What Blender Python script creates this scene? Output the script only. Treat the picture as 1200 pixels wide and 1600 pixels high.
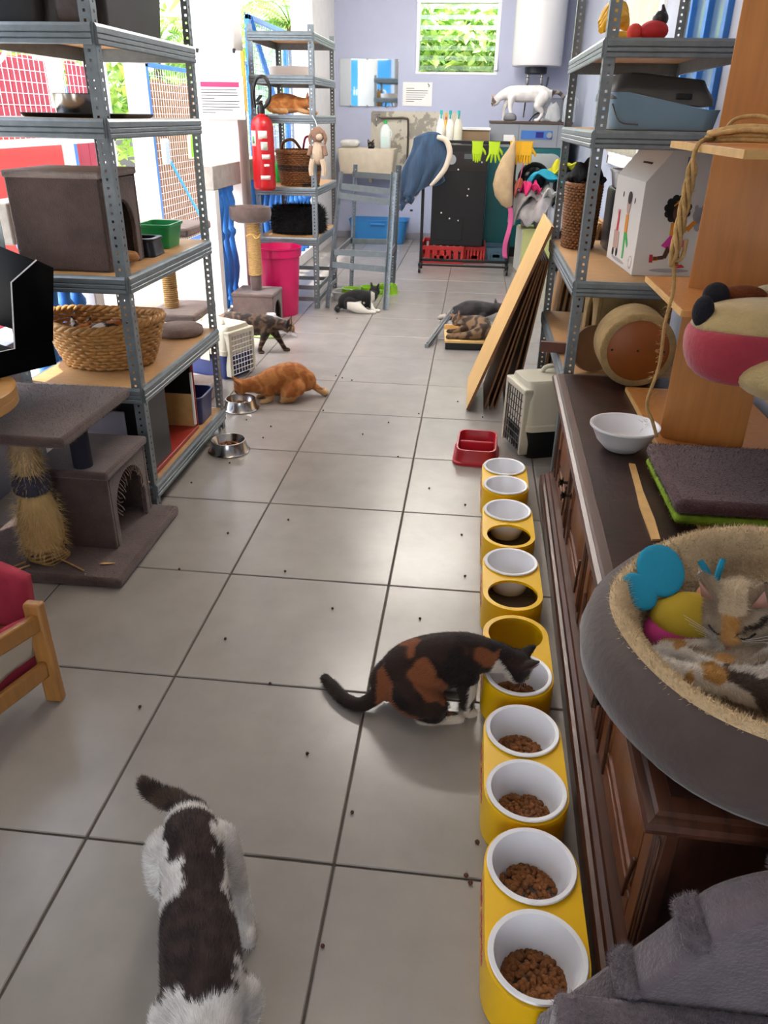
import bpy, bmesh, math, random
import numpy as np
from mathutils import Vector, Matrix, Euler, noise as mnoise
random.seed(7); RNG = np.random.default_rng(7)
S = bpy.context.scene
COL = S.collection
for o in list(bpy.data.objects): bpy.data.objects.remove(o, do_unlink=True)

# ---------------------------------------------------------------- camera
cam_d = bpy.data.cameras.new('camera'); cam = bpy.data.objects.new('camera', cam_d); COL.objects.link(cam)
YAW, PITCH, ROLL = -0.1034, 0.4768, 0.0174
fw = Vector((math.sin(YAW)*math.cos(PITCH), math.cos(YAW)*math.cos(PITCH), -math.sin(PITCH)))
r0 = Vector((math.cos(YAW), -math.sin(YAW), 0)); u0 = r0.cross(fw)
rr = r0*math.cos(ROLL) + u0*math.sin(ROLL); uu = -r0*math.sin(ROLL) + u0*math.cos(ROLL)
M = Matrix((rr, uu, -fw)).transposed().to_4x4(); M.translation = Vector((0.8255, -1.188, 1.5443))
cam.matrix_world = M
cam_d.sensor_fit = 'VERTICAL'; cam_d.sensor_height = 24.0; cam_d.lens = 1198.05/1600*24.0
cam_d.clip_start = 0.02; cam_d.clip_end = 200
S.camera = cam

# ---------------------------------------------------------------- light
W = bpy.data.worlds.new('sky'); S.world = W; W.use_nodes = True
nt = W.node_tree; bg = nt.nodes['Background']
sky = nt.nodes.new('ShaderNodeTexSky'); sky.sky_type = 'NISHITA'; sky.sun_disc = False
sky.sun_elevation = math.radians(66); sky.sun_rotation = math.radians(200); sky.air_density = 1.0; sky.dust_density = 3.5; sky.ozone_density = 0.6
hs = nt.nodes.new('ShaderNodeHueSaturation'); hs.inputs['Saturation'].default_value = 0.45; hs.inputs['Value'].default_value = 1.0
nt.links.new(sky.outputs[0], hs.inputs['Color']); nt.links.new(hs.outputs[0], bg.inputs['Color'])
bg.inputs['Strength'].default_value = 0.62
sd = bpy.data.lights.new('sun', 'SUN'); sun = bpy.data.objects.new('sun', sd); COL.objects.link(sun)
sd.energy = 4.0; sd.angle = math.radians(1.5); sd.color = (1.0, 0.95, 0.86)
sun.rotation_euler = Vector((0.24, -0.06, -0.97)).to_track_quat('-Z', 'Y').to_euler()
S.view_settings.view_transform = 'Standard'; S.view_settings.look = 'None'
S.view_settings.gamma = 1.0; S.view_settings.use_curve_mapping = False
S.view_settings.exposure = 0.82

# ---------------------------------------------------------------- helpers
def srgb(c):
    if isinstance(c, str):
        c = tuple(int(c[i:i+2], 16)/255 for i in (0, 2, 4))
    return tuple((x/12.92 if x <= 0.04045 else ((x+0.055)/1.055)**2.4) for x in c[:3])
MATS = {}
def mat(name, col, rough=0.6, metal=0.0, var=0.0, vscale=8.0, bump=0.0, bscale=60.0, col2=None, stretch=(1, 1, 1), trans=0.0, coat=0.0, emit=0.0, sheen=0.0, spec=None, alpha=None, objrand=0.0, detail=4.0, ior=None, contrast=None):
    if name in MATS: return MATS[name]
    m = bpy.data.materials.new(name); m.use_nodes = True; N = m.node_tree.nodes; Lk = m.node_tree.links
    b = N['Principled BSDF']; c = srgb(col)
    b.inputs['Base Color'].default_value = (*c, 1); b.inputs['Roughness'].default_value = rough; b.inputs['Metallic'].default_value = metal
    if trans: b.inputs['Transmission Weight'].default_value = trans
    if coat: b.inputs['Coat Weight'].default_value = coat; b.inputs['Coat Roughness'].default_value = 0.12
    if sheen: b.inputs['Sheen Weight'].default_value = sheen; b.inputs['Sheen Roughness'].default_value = 0.5
    if spec is not None: b.inputs['Specular IOR Level'].default_value = spec
    if ior is not None: b.inputs['IOR'].default_value = ior
    if alpha is not None: b.inputs['Alpha'].default_value = alpha
    if emit: b.inputs['Emission Color'].default_value = (*c, 1); b.inputs['Emission Strength'].default_value = emit
    if var or bump or col2 or objrand:
        tc = N.new('ShaderNodeTexCoord'); mp = N.new('ShaderNodeMapping'); mp.inputs['Scale'].default_value = stretch
        Lk.new(tc.outputs['Object'], mp.inputs['Vector']); vec = mp.outputs[0]
        if objrand or True:
            oi = N.new('ShaderNodeObjectInfo'); ad = N.new('ShaderNodeVectorMath'); ad.operation = 'MULTIPLY_ADD'
            cx = N.new('ShaderNodeCombineXYZ'); Lk.new(oi.outputs['Random'], cx.inputs[0]); Lk.new(oi.outputs['Random'], cx.inputs[1]); Lk.new(oi.outputs['Random'], cx.inputs[2])
            ad.inputs[1].default_value = (37, 23, 11); Lk.new(cx.outputs[0], ad.inputs[0]); Lk.new(vec, ad.inputs[2]); vec = ad.outputs[0]
        if var or col2:
            n = N.new('ShaderNodeTexNoise'); n.inputs['Scale'].default_value = vscale; n.inputs['Detail'].default_value = detail; n.inputs['Roughness'].default_value = 0.6
            Lk.new(vec, n.inputs['Vector'])
            mr = N.new('ShaderNodeMapRange'); lo, hi = contrast or (0.3, 0.7)
            mr.inputs[1].default_value = lo; mr.inputs[2].default_value = hi; Lk.new(n.outputs['Fac'], mr.inputs[0])
            mx = N.new('ShaderNodeMix'); mx.data_type = 'RGBA'; Lk.new(mr.outputs[0], mx.inputs['Factor'])
            c2 = srgb(col2) if col2 else tuple(min(1, x*(1+var)) for x in c); c1 = c if col2 else tuple(x*(1-var) for x in c)
            mx.inputs['A'].default_value = (*c1, 1); mx.inputs['B'].default_value = (*c2, 1)
            outc = mx.outputs['Result']
            if objrand:
                h = N.new('ShaderNodeHueSaturation'); mr2 = N.new('ShaderNodeMapRange'); mr2.inputs[3].default_value = 1-objrand; mr2.inputs[4].default_value = 1+objrand
                Lk.new(oi.outputs['Random'], mr2.inputs[0]); Lk.new(mr2.outputs[0], h.inputs['Value']); Lk.new(outc, h.inputs['Color']); outc = h.outputs[0]
            Lk.new(outc, b.inputs['Base Color'])
        if bump:
            n2 = N.new('ShaderNodeTexNoise'); n2.inputs['Scale'].default_value = bscale; n2.inputs['Detail'].default_value = 3; Lk.new(vec, n2.inputs['Vector'])
            bp = N.new('ShaderNodeBump'); bp.inputs['Strength'].default_value = bump; bp.inputs['Distance'].default_value = 0.01
            Lk.new(n2.outputs['Fac'], bp.inputs['Height']); Lk.new(bp.outputs[0], b.inputs['Normal'])
    MATS[name] = m; return m
def fur_mat(name, rough=0.75):
    m = bpy.data.materials.new(name); m.use_nodes = True; N = m.node_tree.nodes; Lk = m.node_tree.links
    b = N['Principled BSDF']; at = N.new('ShaderNodeAttribute'); at.attribute_name = 'Col'
    Lk.new(at.outputs['Color'], b.inputs['Base Color']); b.inputs['Roughness'].default_value = rough
    b.inputs['Specular IOR Level'].default_value = 0.25
    b.inputs['Sheen Weight'].default_value = 0.15
    return m

def tag(o, label=None, cat=None, group=None, kind=None):
    if label: o['label'] = label
    if cat: o['category'] = cat
    if group: o['group'] = group
    if kind: o['kind'] = kind
    return o
def empty(name, loc=(0, 0, 0), rz=0.0, label=None, cat=None, group=None, parent=None, rot=None):
    o = bpy.data.objects.new(name, None); COL.objects.link(o); o.location = loc
    o.rotation_euler = rot if rot else (0, 0, rz); o.empty_display_size = 0.05; o.parent = parent
    return tag(o, label, cat, group)
def copy_tree(o, parent=None):
    c = o.copy(); COL.objects.link(c); c.parent = parent
    for ch in list(o.children): copy_tree(ch, c)
    return c

def catmull(pts, n=6):
    P = [np.array(p, float) for p in pts]
    if len(P) < 3:
        return [tuple(P[0]+(P[-1]-P[0])*t) for t in np.linspace(0, 1, n+1)]
    out = []; Q = [2*P[0]-P[1]] + P + [2*P[-1]-P[-2]]
    for i in range(1, len(Q)-2):
        for k in range(n):
            t = k/n; a, b, c, d = Q[i-1], Q[i], Q[i+1], Q[i+2]
            out.append(tuple(0.5*((2*b)+(-a+c)*t+(2*a-5*b+4*c-d)*t*t+(-a+3*b-3*c+d)*t**3)))
    out.append(tuple(P[-1])); return out

class MB:
    def __init__(s): s.v = []; s.f = []; s.mi = []
    def add(s, verts, faces, mi=0, T=None):
        n = len(s.v)
        if T is not None: verts = [tuple(T @ Vector(v)) for v in verts]
        s.v.extend(tuple(v) for v in verts); s.f.extend(tuple(i+n for i in f) for f in faces); s.mi.extend([mi]*len(faces)); return s
    def box(s, x0, x1, y0, y1, z0, z1, mi=0, T=None):
        v = [(x0, y0, z0), (x1, y0, z0), (x1, y1, z0), (x0, y1, z0), (x0, y0, z1), (x1, y0, z1), (x1, y1, z1), (x0, y1, z1)]
        return s.add(v, [(0, 3, 2, 1), (4, 5, 6, 7), (0, 1, 5, 4), (1, 2, 6, 5), (2, 3, 7, 6), (3, 0, 4, 7)], mi, T)
    def obox(s, c, size, rot=(0, 0, 0), mi=0):
        a, b, d = [x/2 for x in size]; T = Matrix.Translation(c) @ Euler(rot).to_matrix().to_4x4()
        return s.box(-a, a, -b, b, -d, d, mi, T)
    def rings(s, R, cap0=True, cap1=True, closed=True, mi=0, loop=False):
        n = len(R[0]); V = [p for r in R for p in r]; F = []
        m = len(R); rng = m if loop else m-1
        for i in range(rng):
            a, b = i*n, ((i+1) % m)*n
            for j in range(n if closed else n-1):
                k = (j+1) % n; F.append((a+j, a+k, b+k, b+j))
        if cap0 and not loop: F.append(tuple(range(n-1, -1, -1)))
        if cap1 and not loop: F.append(tuple(range((m-1)*n, m*n)))
        return s.add(V, F, mi)
    def lathe(s, prof, c=(0, 0, 0), n=32, mi=0, T=None, cap0=False, cap1=False, sx=1.0, sy=1.0):
        R = []
        for r, z in prof:
            ring = [(c[0]+sx*r*math.cos(2*math.pi*j/n), c[1]+sy*r*math.sin(2*math.pi*j/n), c[2]+z) for j in range(n)]
            if T is not None: ring = [tuple(T @ Vector(p)) for p in ring]
            R.append(ring)
        return s.rings(R, cap0, cap1, True, mi)
    def prism(s, poly, axis, a, b, mi=0, T=None):
        def P(p, t): return {'x': (t, p[0], p[1]), 'y': (p[0], t, p[1]), 'z': (p[0], p[1], t)}[axis]
        R = [[P(p, a) for p in poly], [P(p, b) for p in poly]]
        if T is not None: R = [[tuple(T @ Vector(p)) for p in r] for r in R]
        return s.rings(R, True, True, True, mi)
    def tube(s, pts, r, n=8, mi=0, smooth=0, closed=False, flat=None, cap=True):
        rad = r if isinstance(r, (list, tuple)) else [r]*len(pts)
        if smooth:
            q = catmull([tuple(p)+(rad[i],) for i, p in enumerate(pts)], smooth); pts = [p[:3] for p in q]; rad = [max(1e-5, p[3]) for p in q]
        P = [Vector(p) for p in pts]; R = []; prev = None; m = len(P)
        for i in range(m):
            t = (P[(i+1) % m]-P[i-1]) if closed else (P[min(i+1, m-1)]-P[max(i-1, 0)])
            if t.length < 1e-9: t = Vector((0, 0, 1))
            t.normalize()
            if prev is None:
                up = Vector((0, 0, 1)) if abs(t.z) < 0.9 else Vector((1, 0, 0))
            else: up = prev
            a = up - t*up.dot(t)
            if a.length < 1e-6: a = t.orthogonal()
            a.normalize(); b = t.cross(a); prev = a
            fa, fb = flat or (1, 1)
            R.append([tuple(P[i]+a*(rad[i]*fa*math.cos(2*math.pi*j/n))+b*(rad[i]*fb*math.sin(2*math.pi*j/n))) for j in range(n)])
        return s.rings(R, cap, cap, True, mi, loop=closed)
    def ball(s, c, r, n=12, m=8, mi=0, rot=None):
        rx, ry, rz = r if isinstance(r, (tuple, list)) else (r, r, r); R = []
        T = (Matrix.Translation(c) @ (rot.to_4x4() if rot is not None else Matrix.Identity(4)))
        for i in range(1, m):
            a = -math.pi/2+math.pi*i/m
            R.append([tuple(T @ Vector((rx*math.cos(a)*math.cos(2*math.pi*j/n), ry*math.cos(a)*math.sin(2*math.pi*j/n), rz*math.sin(a)))) for j in range(n)])
        k = len(s.v); s.rings(R, False, False, True, mi)
        bt = len(s.v); s.v.append(tuple(T @ Vector((0, 0, -rz)))); tp = len(s.v); s.v.append(tuple(T @ Vector((0, 0, rz))))
        for j in range(n):
            s.f.append((bt, k+(j+1) % n, k+j)); s.f.append((tp, k+(m-2)*n+j, k+(m-2)*n+(j+1) % n)); s.mi += [mi, mi]
        return s
    def grid(s, fn, nu, nv, mi=0):
        V = [fn(i/nu, j/nv) for i in range(nu+1) for j in range(nv+1)]
        F = [(i*(nv+1)+j, (i+1)*(nv+1)+j, (i+1)*(nv+1)+j+1, i*(nv+1)+j+1) for i in range(nu) for j in range(nv)]
        return s.add(V, F, mi)
    def mesh(s, name):
        me = bpy.data.meshes.new(name); me.from_pydata(s.v, [], s.f); return me
    def build(s, name, mats, parent=None, loc=None, smooth=True, bevel=0.0, seg=2, ang=35, subsurf=0, solid=0.0, label=None, kind=None):
        me = s.mesh(name); mats = mats if isinstance(mats, (list, tuple)) else [mats]
        for m in mats: me.materials.append(m)
        if len(mats) > 1: me.polygons.foreach_set('material_index', s.mi)
        if smooth:
            me.polygons.foreach_set('use_smooth', [True]*len(me.polygons))
            if ang < 180: me.set_sharp_from_angle(angle=math.radians(ang))
        o = bpy.data.objects.new(name, me); COL.objects.link(o); o.parent = parent
        if loc: o.location = loc
        if solid:
            d = o.modifiers.new('thickness', 'SOLIDIFY'); d.thickness = solid; d.offset = 0
        if subsurf:
            d = o.modifiers.new('sub', 'SUBSURF'); d.levels = subsurf; d.render_levels = subsurf
        if bevel:
            d = o.modifiers.new('bevel', 'BEVEL'); d.width = bevel; d.segments = seg; d.limit_method = 'ANGLE'; d.angle_limit = math.radians(40)
            d.harden_normals = False
        if label: o['label'] = label
        if kind: o['kind'] = kind
        return o
def bx(name, m, parent, x0, x1, y0, y1, z0, z1, bevel=0.004, **k): return MB().box(x0, x1, y0, y1, z0, z1).build(name, m, parent, bevel=bevel, **k)
def inst(o, parent, loc, rot=None, scale=None):
    c = o.copy(); COL.objects.link(c); c.parent = parent; c.location = loc
    if rot: c.rotation_euler = rot
    if scale: c.scale = scale
    return c
def rrect(w, h, r, n=5, cx=0, cy=0):
    out = []
    for k, (sx, sy) in enumerate(((1, 1), (-1, 1), (-1, -1), (1, -1))):
        for i in range(n+1):
            a = math.pi/2*(k+i/n); out.append((cx+sx*(w/2-r)+r*math.cos(a), cy+sy*(h/2-r)+r*math.sin(a)))
    return out
def rtub(w, d, h, r, t=0.004, taper=0.9, lip=0.006, n=5, ow=None):
    """open tub with rounded corners: rings outside up, lip, inside down"""
    mb = MB(); R = []
    def ring(k, z, dw): return [(x, y, z) for x, y in rrect(w*k+dw, d*k+dw, max(0.004, r*k), n)]
    R = [ring(taper, 0, 0), ring(taper, 0, 0), ring(1, h-0.012, 0), ring(1, h-0.012, 2*lip), ring(1, h, 2*lip), ring(1, h, -2*t), ring(taper, t, -2*t)]
    mb.rings(R[1:], True, True); return mb
# short fibre blades scattered over a finished mesh (carpet pile, fleece, fur)
def blades(obj, n, length, width, parent, name, material, lay=None, stand=0.6, colfn=None, jitter=0.5, zmin=None, usecol=False, kind='stuff', face_ok=None, seed=1):
    rng = np.random.default_rng(seed)
    dg = bpy.context.evaluated_depsgraph_get(); ev = obj.evaluated_get(dg); me = ev.to_mesh(); me.calc_loop_triangles()
    nt_ = len(me.loop_triangles); tri = np.empty(nt_*3, np.int32); me.loop_triangles.foreach_get('vertices', tri); tri = tri.reshape(-1, 3)
    co = np.empty(len(me.vertices)*3); me.vertices.foreach_get('co', co); co = co.reshape(-1, 3)
    nor = np.empty(len(me.vertices)*3); me.vertices.foreach_get('normal', nor); nor = nor.reshape(-1, 3)
    cc = None
    if usecol and 'Col' in me.attributes:
        cc = np.empty(len(me.vertices)*4); me.attributes['Col'].data.foreach_get('color', cc); cc = cc.reshape(-1, 4)
    a, b, c = co[tri[:, 0]], co[tri[:, 1]], co[tri[:, 2]]
    ar = np.linalg.norm(np.cross(b-a, c-a), axis=1)
    if face_ok is not None:
        mid = (a+b+c)/3; nm = nor[tri].mean(1); ar = ar*np.array([1.0 if face_ok(m_, n_) else 0.0 for m_, n_ in zip(mid, nm)])
    pick = rng.choice(nt_, n, p=ar/ar.sum()); u = rng.random((n, 2)); su = np.sqrt(u[:, :1]); w0, w1, w2 = 1-su, su*(1-u[:, 1:]), su*u[:, 1:]
    t = tri[pick]; P = co[t[:, 0]]*w0+co[t[:, 1]]*w1+co[t[:, 2]]*w2; Nn = nor[t[:, 0]]*w0+nor[t[:, 1]]*w1+nor[t[:, 2]]*w2
    Nn /= np.linalg.norm(Nn, axis=1, keepdims=True)+1e-9
    D = np.tile(np.array([0, 0, 0.0]), (n, 1)) if lay is None else (np.array([lay(p) for p in P]) if callable(lay) else np.tile(np.array(lay, float), (n, 1)))
    D = D-Nn*(D*Nn).sum(1, keepdims=True)
    V = Nn*stand+D+rng.normal(0, jitter, (n, 3))*0.5; V /= np.linalg.norm(V, axis=1, keepdims=True)
    dn = (V*Nn).sum(1, keepdims=True); V = np.where(dn < 0.12, V+Nn*(0.12-dn), V); V /= np.linalg.norm(V, axis=1, keepdims=True)
    side = np.cross(V, Nn+rng.normal(0, .2, (n, 3))); side /= np.linalg.norm(side, axis=1, keepdims=True)+1e-9
    Ln = length*(0.6+0.8*rng.random((n, 1))); P0 = P-Nn*0.0008
    ve = np.empty((n, 3, 3)); ve[:, 0] = P0-side*width/2; ve[:, 1] = P0+side*width/2; ve[:, 2] = P0+V*Ln
    m2 = bpy.data.meshes.new(name); m2.vertices.add(n*3); m2.vertices.foreach_set('co', ve.ravel()); m2.loops.add(n*3); m2.loops.foreach_set('vertex_index', np.arange(n*3, dtype=np.int32))
    m2.polygons.add(n); m2.polygons.foreach_set('loop_start', np.arange(0, n*3, 3, dtype=np.int32)); m2.update(calc_edges=True)
    if cc is not None:
        C = cc[t[:, 0]]*w0+cc[t[:, 1]]*w1+cc[t[:, 2]]*w2; C[:, :3] *= (0.8+0.4*rng.random((n, 1))); C = np.repeat(C, 3, axis=0)
        at = m2.attributes.new('Col', 'FLOAT_COLOR', 'POINT'); at.data.foreach_set('color', C.ravel())
    m2.materials.append(material); ev.to_mesh_clear()
    o = bpy.data.objects.new(name, m2); COL.objects.link(o); o.parent = parent if parent else obj
    if parent is None or parent == obj: pass
    else: o.matrix_local = obj.matrix_local.copy()
    if kind: o['kind'] = kind
    return o
def fibre(o, n, length, width, material, **k):       # pile of fibres as a child of o itself
    return blades(o, n, length, width, o, 'pile', material, **k)
# ---------------------------------------------------------------- materials of the place
m_tile = mat('floor tile', '938d87', 0.24, var=0.09, vscale=5, bump=0.02, bscale=160, objrand=0.03, detail=6, spec=0.45)
m_grout = mat('grout', '4c443d', 0.9, var=0.2, vscale=40)
m_wallb = mat('lavender paint', 'b8bed6', 0.75, var=0.03, vscale=3)
m_wallr = mat('blue grey paint', 'a9b0c2', 0.75, var=0.05, vscale=3)
m_white = mat('white paint', 'e6e4e2', 0.7, var=0.04, vscale=6, bump=0.05)
m_ceil = mat('ceiling paint', 'eeeeec', 0.9)
m_conc = mat('grey concrete', 'a39d96', 0.9, var=0.15, vscale=14, bump=0.3)
m_blue = mat('blue gloss paint', '2e74c4', 0.4, var=0.15, vscale=9)
m_steel = mat('galvanised steel', '7d868b', 0.42, 0.55, var=0.14, vscale=22, bump=0.04)
m_board = mat('chipboard', 'b48a58', 0.6, var=0.12, vscale=18, stretch=(1, 4, 1))
m_black = mat('black plastic', '0c0c0e', 0.35)
m_blackm = mat('black metal', '0b0b0c', 0.4)
m_wht = mat('white plastic', 'e9e9ec', 0.3)
m_taupe = mat('taupe carpet', '594742', 0.95, var=0.24, vscale=14, bump=0.5, bscale=220, sheen=0.3)
m_taupef = mat('taupe fibre', '755f54', 0.95, var=0.3, vscale=30, sheen=0.2)
m_sisal = mat('sisal rope', 'bd9860', 0.85, var=0.2, vscale=60, bump=0.4, bscale=150)
m_orangew = mat('orange beech laminate', 'bd7f42', 0.38, var=0.10, vscale=5, stretch=(10, 10, 0.7), detail=5)
m_palew = mat('pale cut wood edge', 'd2a766', 0.6, var=0.12, vscale=20)
m_dark = mat('dark stained wood', '4b2a1b', 0.38, var=0.45, vscale=4, stretch=(12, 0.8, 6), bump=0.05, bscale=30)
m_darktop = mat('dark scratched top', '2f1a14', 0.36, var=0.5, vscale=9, bump=0.08, bscale=50)
m_glass = mat('clear glass', 'e8f2ee', 0.05, trans=1.0, ior=1.2)
m_paper = mat('white paper', 'f2f1ee', 0.8)
m_ink = mat('grey print', '55555a', 0.8)

# ---------------------------------------------------------------- floor
floor = bx('floor', m_grout, None, -1.25, 2.02, -3.2, 10.2, -0.10, -0.004, bevel=0); tag(floor, kind='structure')
TS = 0.6
tb = MB().box(-0.297, 0.297, -0.297, 0.297, -0.012, 0.0).build('tile', m_tile, None, smooth=False, bevel=0.0025, seg=1)
COL.objects.unlink(tb)
for i in range(-3, 4):
    for j in range(-5, 17):
        cx, cy = (i+0.5)*TS, (j+0.5)*TS
        if cx < -1.5 or cx > 2.1: continue
        t = tb.copy(); COL.objects.link(t); t.parent = floor; t.location = (cx, cy, random.uniform(-0.0006, 0))
        if cx < -1.25 or cx > 1.75: t.hide_render = False

# ---------------------------------------------------------------- back wall with louvre window
WX0, WX1, WZ0, WZ1 = -0.05, 1.0, 2.03, 2.84
wb = MB()
wb.box(-1.6, WX0, 10.2, 10.4, -0.1, 3.25).box(WX1, 2.2, 10.2, 10.4, -0.1, 3.25).box(WX0, WX1, 10.2, 10.4, -0.1, WZ0).box(WX0, WX1, 10.2, 10.4, WZ1, 3.25)
tag(wb.build('wall_back', m_wallb, smooth=False), kind='structure')
tag(bx('baseboard_back', mat('grey skirting', '9a9aa6', 0.5), None, -1.1, 2.0, 10.18, 10.2, 0, 0.09), kind='structure')
m_alu = mat('window alu', 'cfd3d6', 0.4, 0.4)
win = MB()
for a in ((WX0, WX0+0.045), (WX1-0.045, WX1)): win.box(a[0], a[1], 10.21, 10.33, WZ0, WZ1)
win.box(WX0, WX1, 10.2, 10.33, WZ0, WZ0+0.03).box(WX0, WX1, 10.2, 10.33, WZ1-0.035, WZ1)
w1 = tag(win.build('window_1', m_alu, bevel=0.003), kind='structure')
m_louv = mat('louvre glass', 'eef6f0', 0.12, trans=0.9, ior=1.1, alpha=0.45)
for k in range(7):
    z = WZ0+0.075+k*0.112
    MB().obox((0.475, 10.27, z), (0.95, 0.105, 0.006), (math.radians(32), 0, 0)).build('louvre', m_louv, w1, smooth=False)
bx('window_handle', m_alu, w1, WX1-0.03, WX1+0.0, 10.17, 10.21, WZ0+0.05, WZ0+0.16)

# ---------------------------------------------------------------- right wall with two windows
wr = MB(); Z3 = 3.25
wr.box(2.0, 2.2, -3.2, 3.35, -0.1, Z3).box(2.0, 2.2, 4.2, 5.0, -0.1, Z3).box(2.0, 2.2, 6.55, 10.4, -0.1, Z3)
wr.box(2.0, 2.2, 3.35, 4.2, -0.1, 1.15).box(2.0, 2.2, 3.35, 4.2, 2.65, Z3).box(2.0, 2.2, 5.0, 6.55, -0.1, 1.2).box(2.0, 2.2, 5.0, 6.55, 2.65, Z3)
tag(wr.build('wall_right', m_wallr, smooth=False), kind='structure')
# blue framed window
w3 = MB()
w3.box(1.97, 2.05, 3.35, 3.42, 1.15, 2.65).box(1.97, 2.05, 4.13, 4.2, 1.15, 2.65).box(1.97, 2.05, 3.35, 4.2, 1.15, 1.23).box(1.97, 2.05, 3.35, 4.2, 2.57, 2.65).box(1.97, 2.04, 3.74, 3.81, 1.2, 2.6).box(1.98, 2.03, 3.4, 4.15, 1.86, 1.92)
w3o = tag(w3.build('window_3', m_blue, bevel=0.004), kind='structure')
m_pane = mat('dim window pane', '5d7488', 0.15, alpha=0.75)
for y0, y1 in ((3.42, 3.74), (3.81, 4.13)):
    for z0, z1 in ((1.23, 1.86), (1.92, 2.57)): bx('pane', m_pane, w3o, 2.0, 2.006, y0, y1, z0, z1, bevel=0)
w2 = MB()
w2.box(1.975, 2.06, 5.0, 5.07, 1.2, 2.65).box(1.975, 2.06, 6.48, 6.55, 1.2, 2.65).box(1.975, 2.06, 5.0, 6.55, 1.2, 1.27).box(1.975, 2.06, 5.0, 6.55, 2.58, 2.65)
w2o = tag(w2.build('window_2', m_white, bevel=0.004), kind='structure')
# lace curtain with folds, hung in that window
m_lace = mat('lace curtain', 'f1efe2', 0.9, var=0.12, vscale=45, col2='dcd8bf', bump=0.4, bscale=90)
m_lace.node_tree.nodes['Principled BSDF'].inputs['Transmission Weight'].default_value = 0.25
cu = MB().grid(lambda u, v: (1.955+0.014*math.sin(u*75)+0.006*math.sin(u*31+2*v), 5.1+1.35*u, 1.30+1.35*v), 120, 8).build('curtain', m_lace, None, solid=0.002, ang=180)
tag(cu, 'white lace curtain hanging in the window behind the right-hand metal shelves', 'curtain')
MB().tube([(1.955, 5.02, 2.66), (1.955, 6.53, 2.66)], 0.009).build('curtain_rod', m_alu, cu)

# ---------------------------------------------------------------- ceiling and left side
tag(bx('ceiling', m_ceil, None, -1.42, 2.2, -3.2, 10.4, Z3, Z3+0.12, bevel=0), kind='structure')
wl = MB().box(-1.35, -1.1, 8.75, 10.4, -0.1, Z3).box(-1.42, -1.24, -3.2, 0.95, -0.1, 2.78).box(-1.42, -1.1, -3.2, 8.75, 2.78, Z3)
tag(wl.build('wall_left', m_white, smooth=False), kind='structure')
col = MB().box(-1.42, -1.1, 5.52, 5.80, -0.02, 2.8)
tag(col.build('trim_1', m_white, bevel=0.006), kind='structure', label='white square column between the left openings')
def baluster_prof():
    return [(0.035, 0), (0.045, 0.01), (0.045, 0.06), (0.028, 0.075), (0.038, 0.10), (0.03, 0.13), (0.046, 0.20), (0.056, 0.28), (0.05, 0.37), (0.034, 0.47), (0.028, 0.53), (0.044, 0.56), (0.044, 0.585), (0.028, 0.61), (0.034, 0.67), (0.05, 0.76), (0.054, 0.81), (0.034, 0.88), (0.045, 0.895), (0.045, 0.93)]
BAL = MB().lathe(baluster_prof(), n=16).build('baluster', m_blue, None, ang=60); COL.objects.unlink(BAL)
def balustrade(label, y0, y1, n, ph0, ph1):
    r = empty('balustrade', (-1.16, (y0+y1)/2, 0)); L2 = (y1-y0)/2
    tag(r, label, 'balustrade', 'balustrades of the open left side')
    bx('rail', m_conc, r, -0.055, 0.055, -L2, L2, 1.03, 1.2, bevel=0.008)
    bx('plinth', m_white, r, -0.06, 0.06, -L2, L2, 0, 0.12, bevel=0.006)
    for p in (ph0, ph1):
        if p: bx('end_post', m_white, r, -0.055, 0.055, *((-L2, -L2+0.10) if p < 0 else (L2-0.10, L2)), 0.12, 1.03, bevel=0.006)
    for k in range(n):
        c = BAL.copy(); COL.objects.link(c); c.parent = r; c.location = (0, -L2+0.13+(y1-y0-0.26)*(k+0.5)/n, 0.12); c.scale = (1, 1, 0.91/0.93)
    return r
balustrade('blue turned balusters under a grey rail beside the slim cat tree', 4.80, 5.52, 3, -1, 0)
balustrade('blue balusters behind the far wire shelf with the fire extinguisher', 5.80, 8.75, 12, 0, 0)
balustrade('blue balusters behind the near left metal shelf', 2.03, 2.78, 4, 0, 1)


# ---------------------------------------------------------------- outside, to the left
m_ground = mat('pale concrete', 'd9d4cb', 0.9, var=0.06, vscale=2)
tag(bx('ground', m_ground, None, -14, -1.25, -8, 24, -0.12, -0.012, bevel=0), kind='structure')
tag(MB().box(-1.25, 14, -14, -3.2, -0.12, -0.012).box(2.2, 14, -3.2, 24, -0.12, -0.012).box(-1.25, 2.2, 10.4, 24, -0.12, -0.012).build('ground_behind', m_ground, smooth=False), kind='structure')
m_redb = mat('red painted board', 'a93648', 0.55, var=0.12, vscale=6, stretch=(1, 1, 0.3))
m_salm = mat('coral red door', 'd0453f', 0.5, var=0.06)
m_wire = mat('white coated wire', 'e8eaee', 0.5)
m_reed = mat('brown cardboard', '9a6a3e', 0.85, var=0.25, vscale=9, stretch=(1, 1, 4), bump=0.2)
FX = -2.8
rf = empty('board_fence', (FX, 5.3, 0), label='dark red vertical board fence seen through the near shelves', cat='fence')
nb = 13
for k in range(nb):
    if 4.1+k*.19 < 6.02 and 4.1+k*.19+.182 > 5.83: continue
    bx('plank', m_redb, rf, -0.012, 0.012, -1.2+k*0.19, -1.2+k*0.19+0.182, 0.55 if 4 < k < 9 else 0.02, 1.92+0.01*math.sin(k*3), bevel=0.003)
bx('rail', m_redb, rf, 0.012, 0.04, -1.2, 1.27, 1.5, 1.56); bx('rail', m_blue, rf, 0.012, 0.05, -1.2, 0.55, 1.36, 1.43)
dr = empty('yard_door', (FX+0.065, 5.13, 0), label='coral red panel door low in the outside fence', cat='door')
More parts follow.
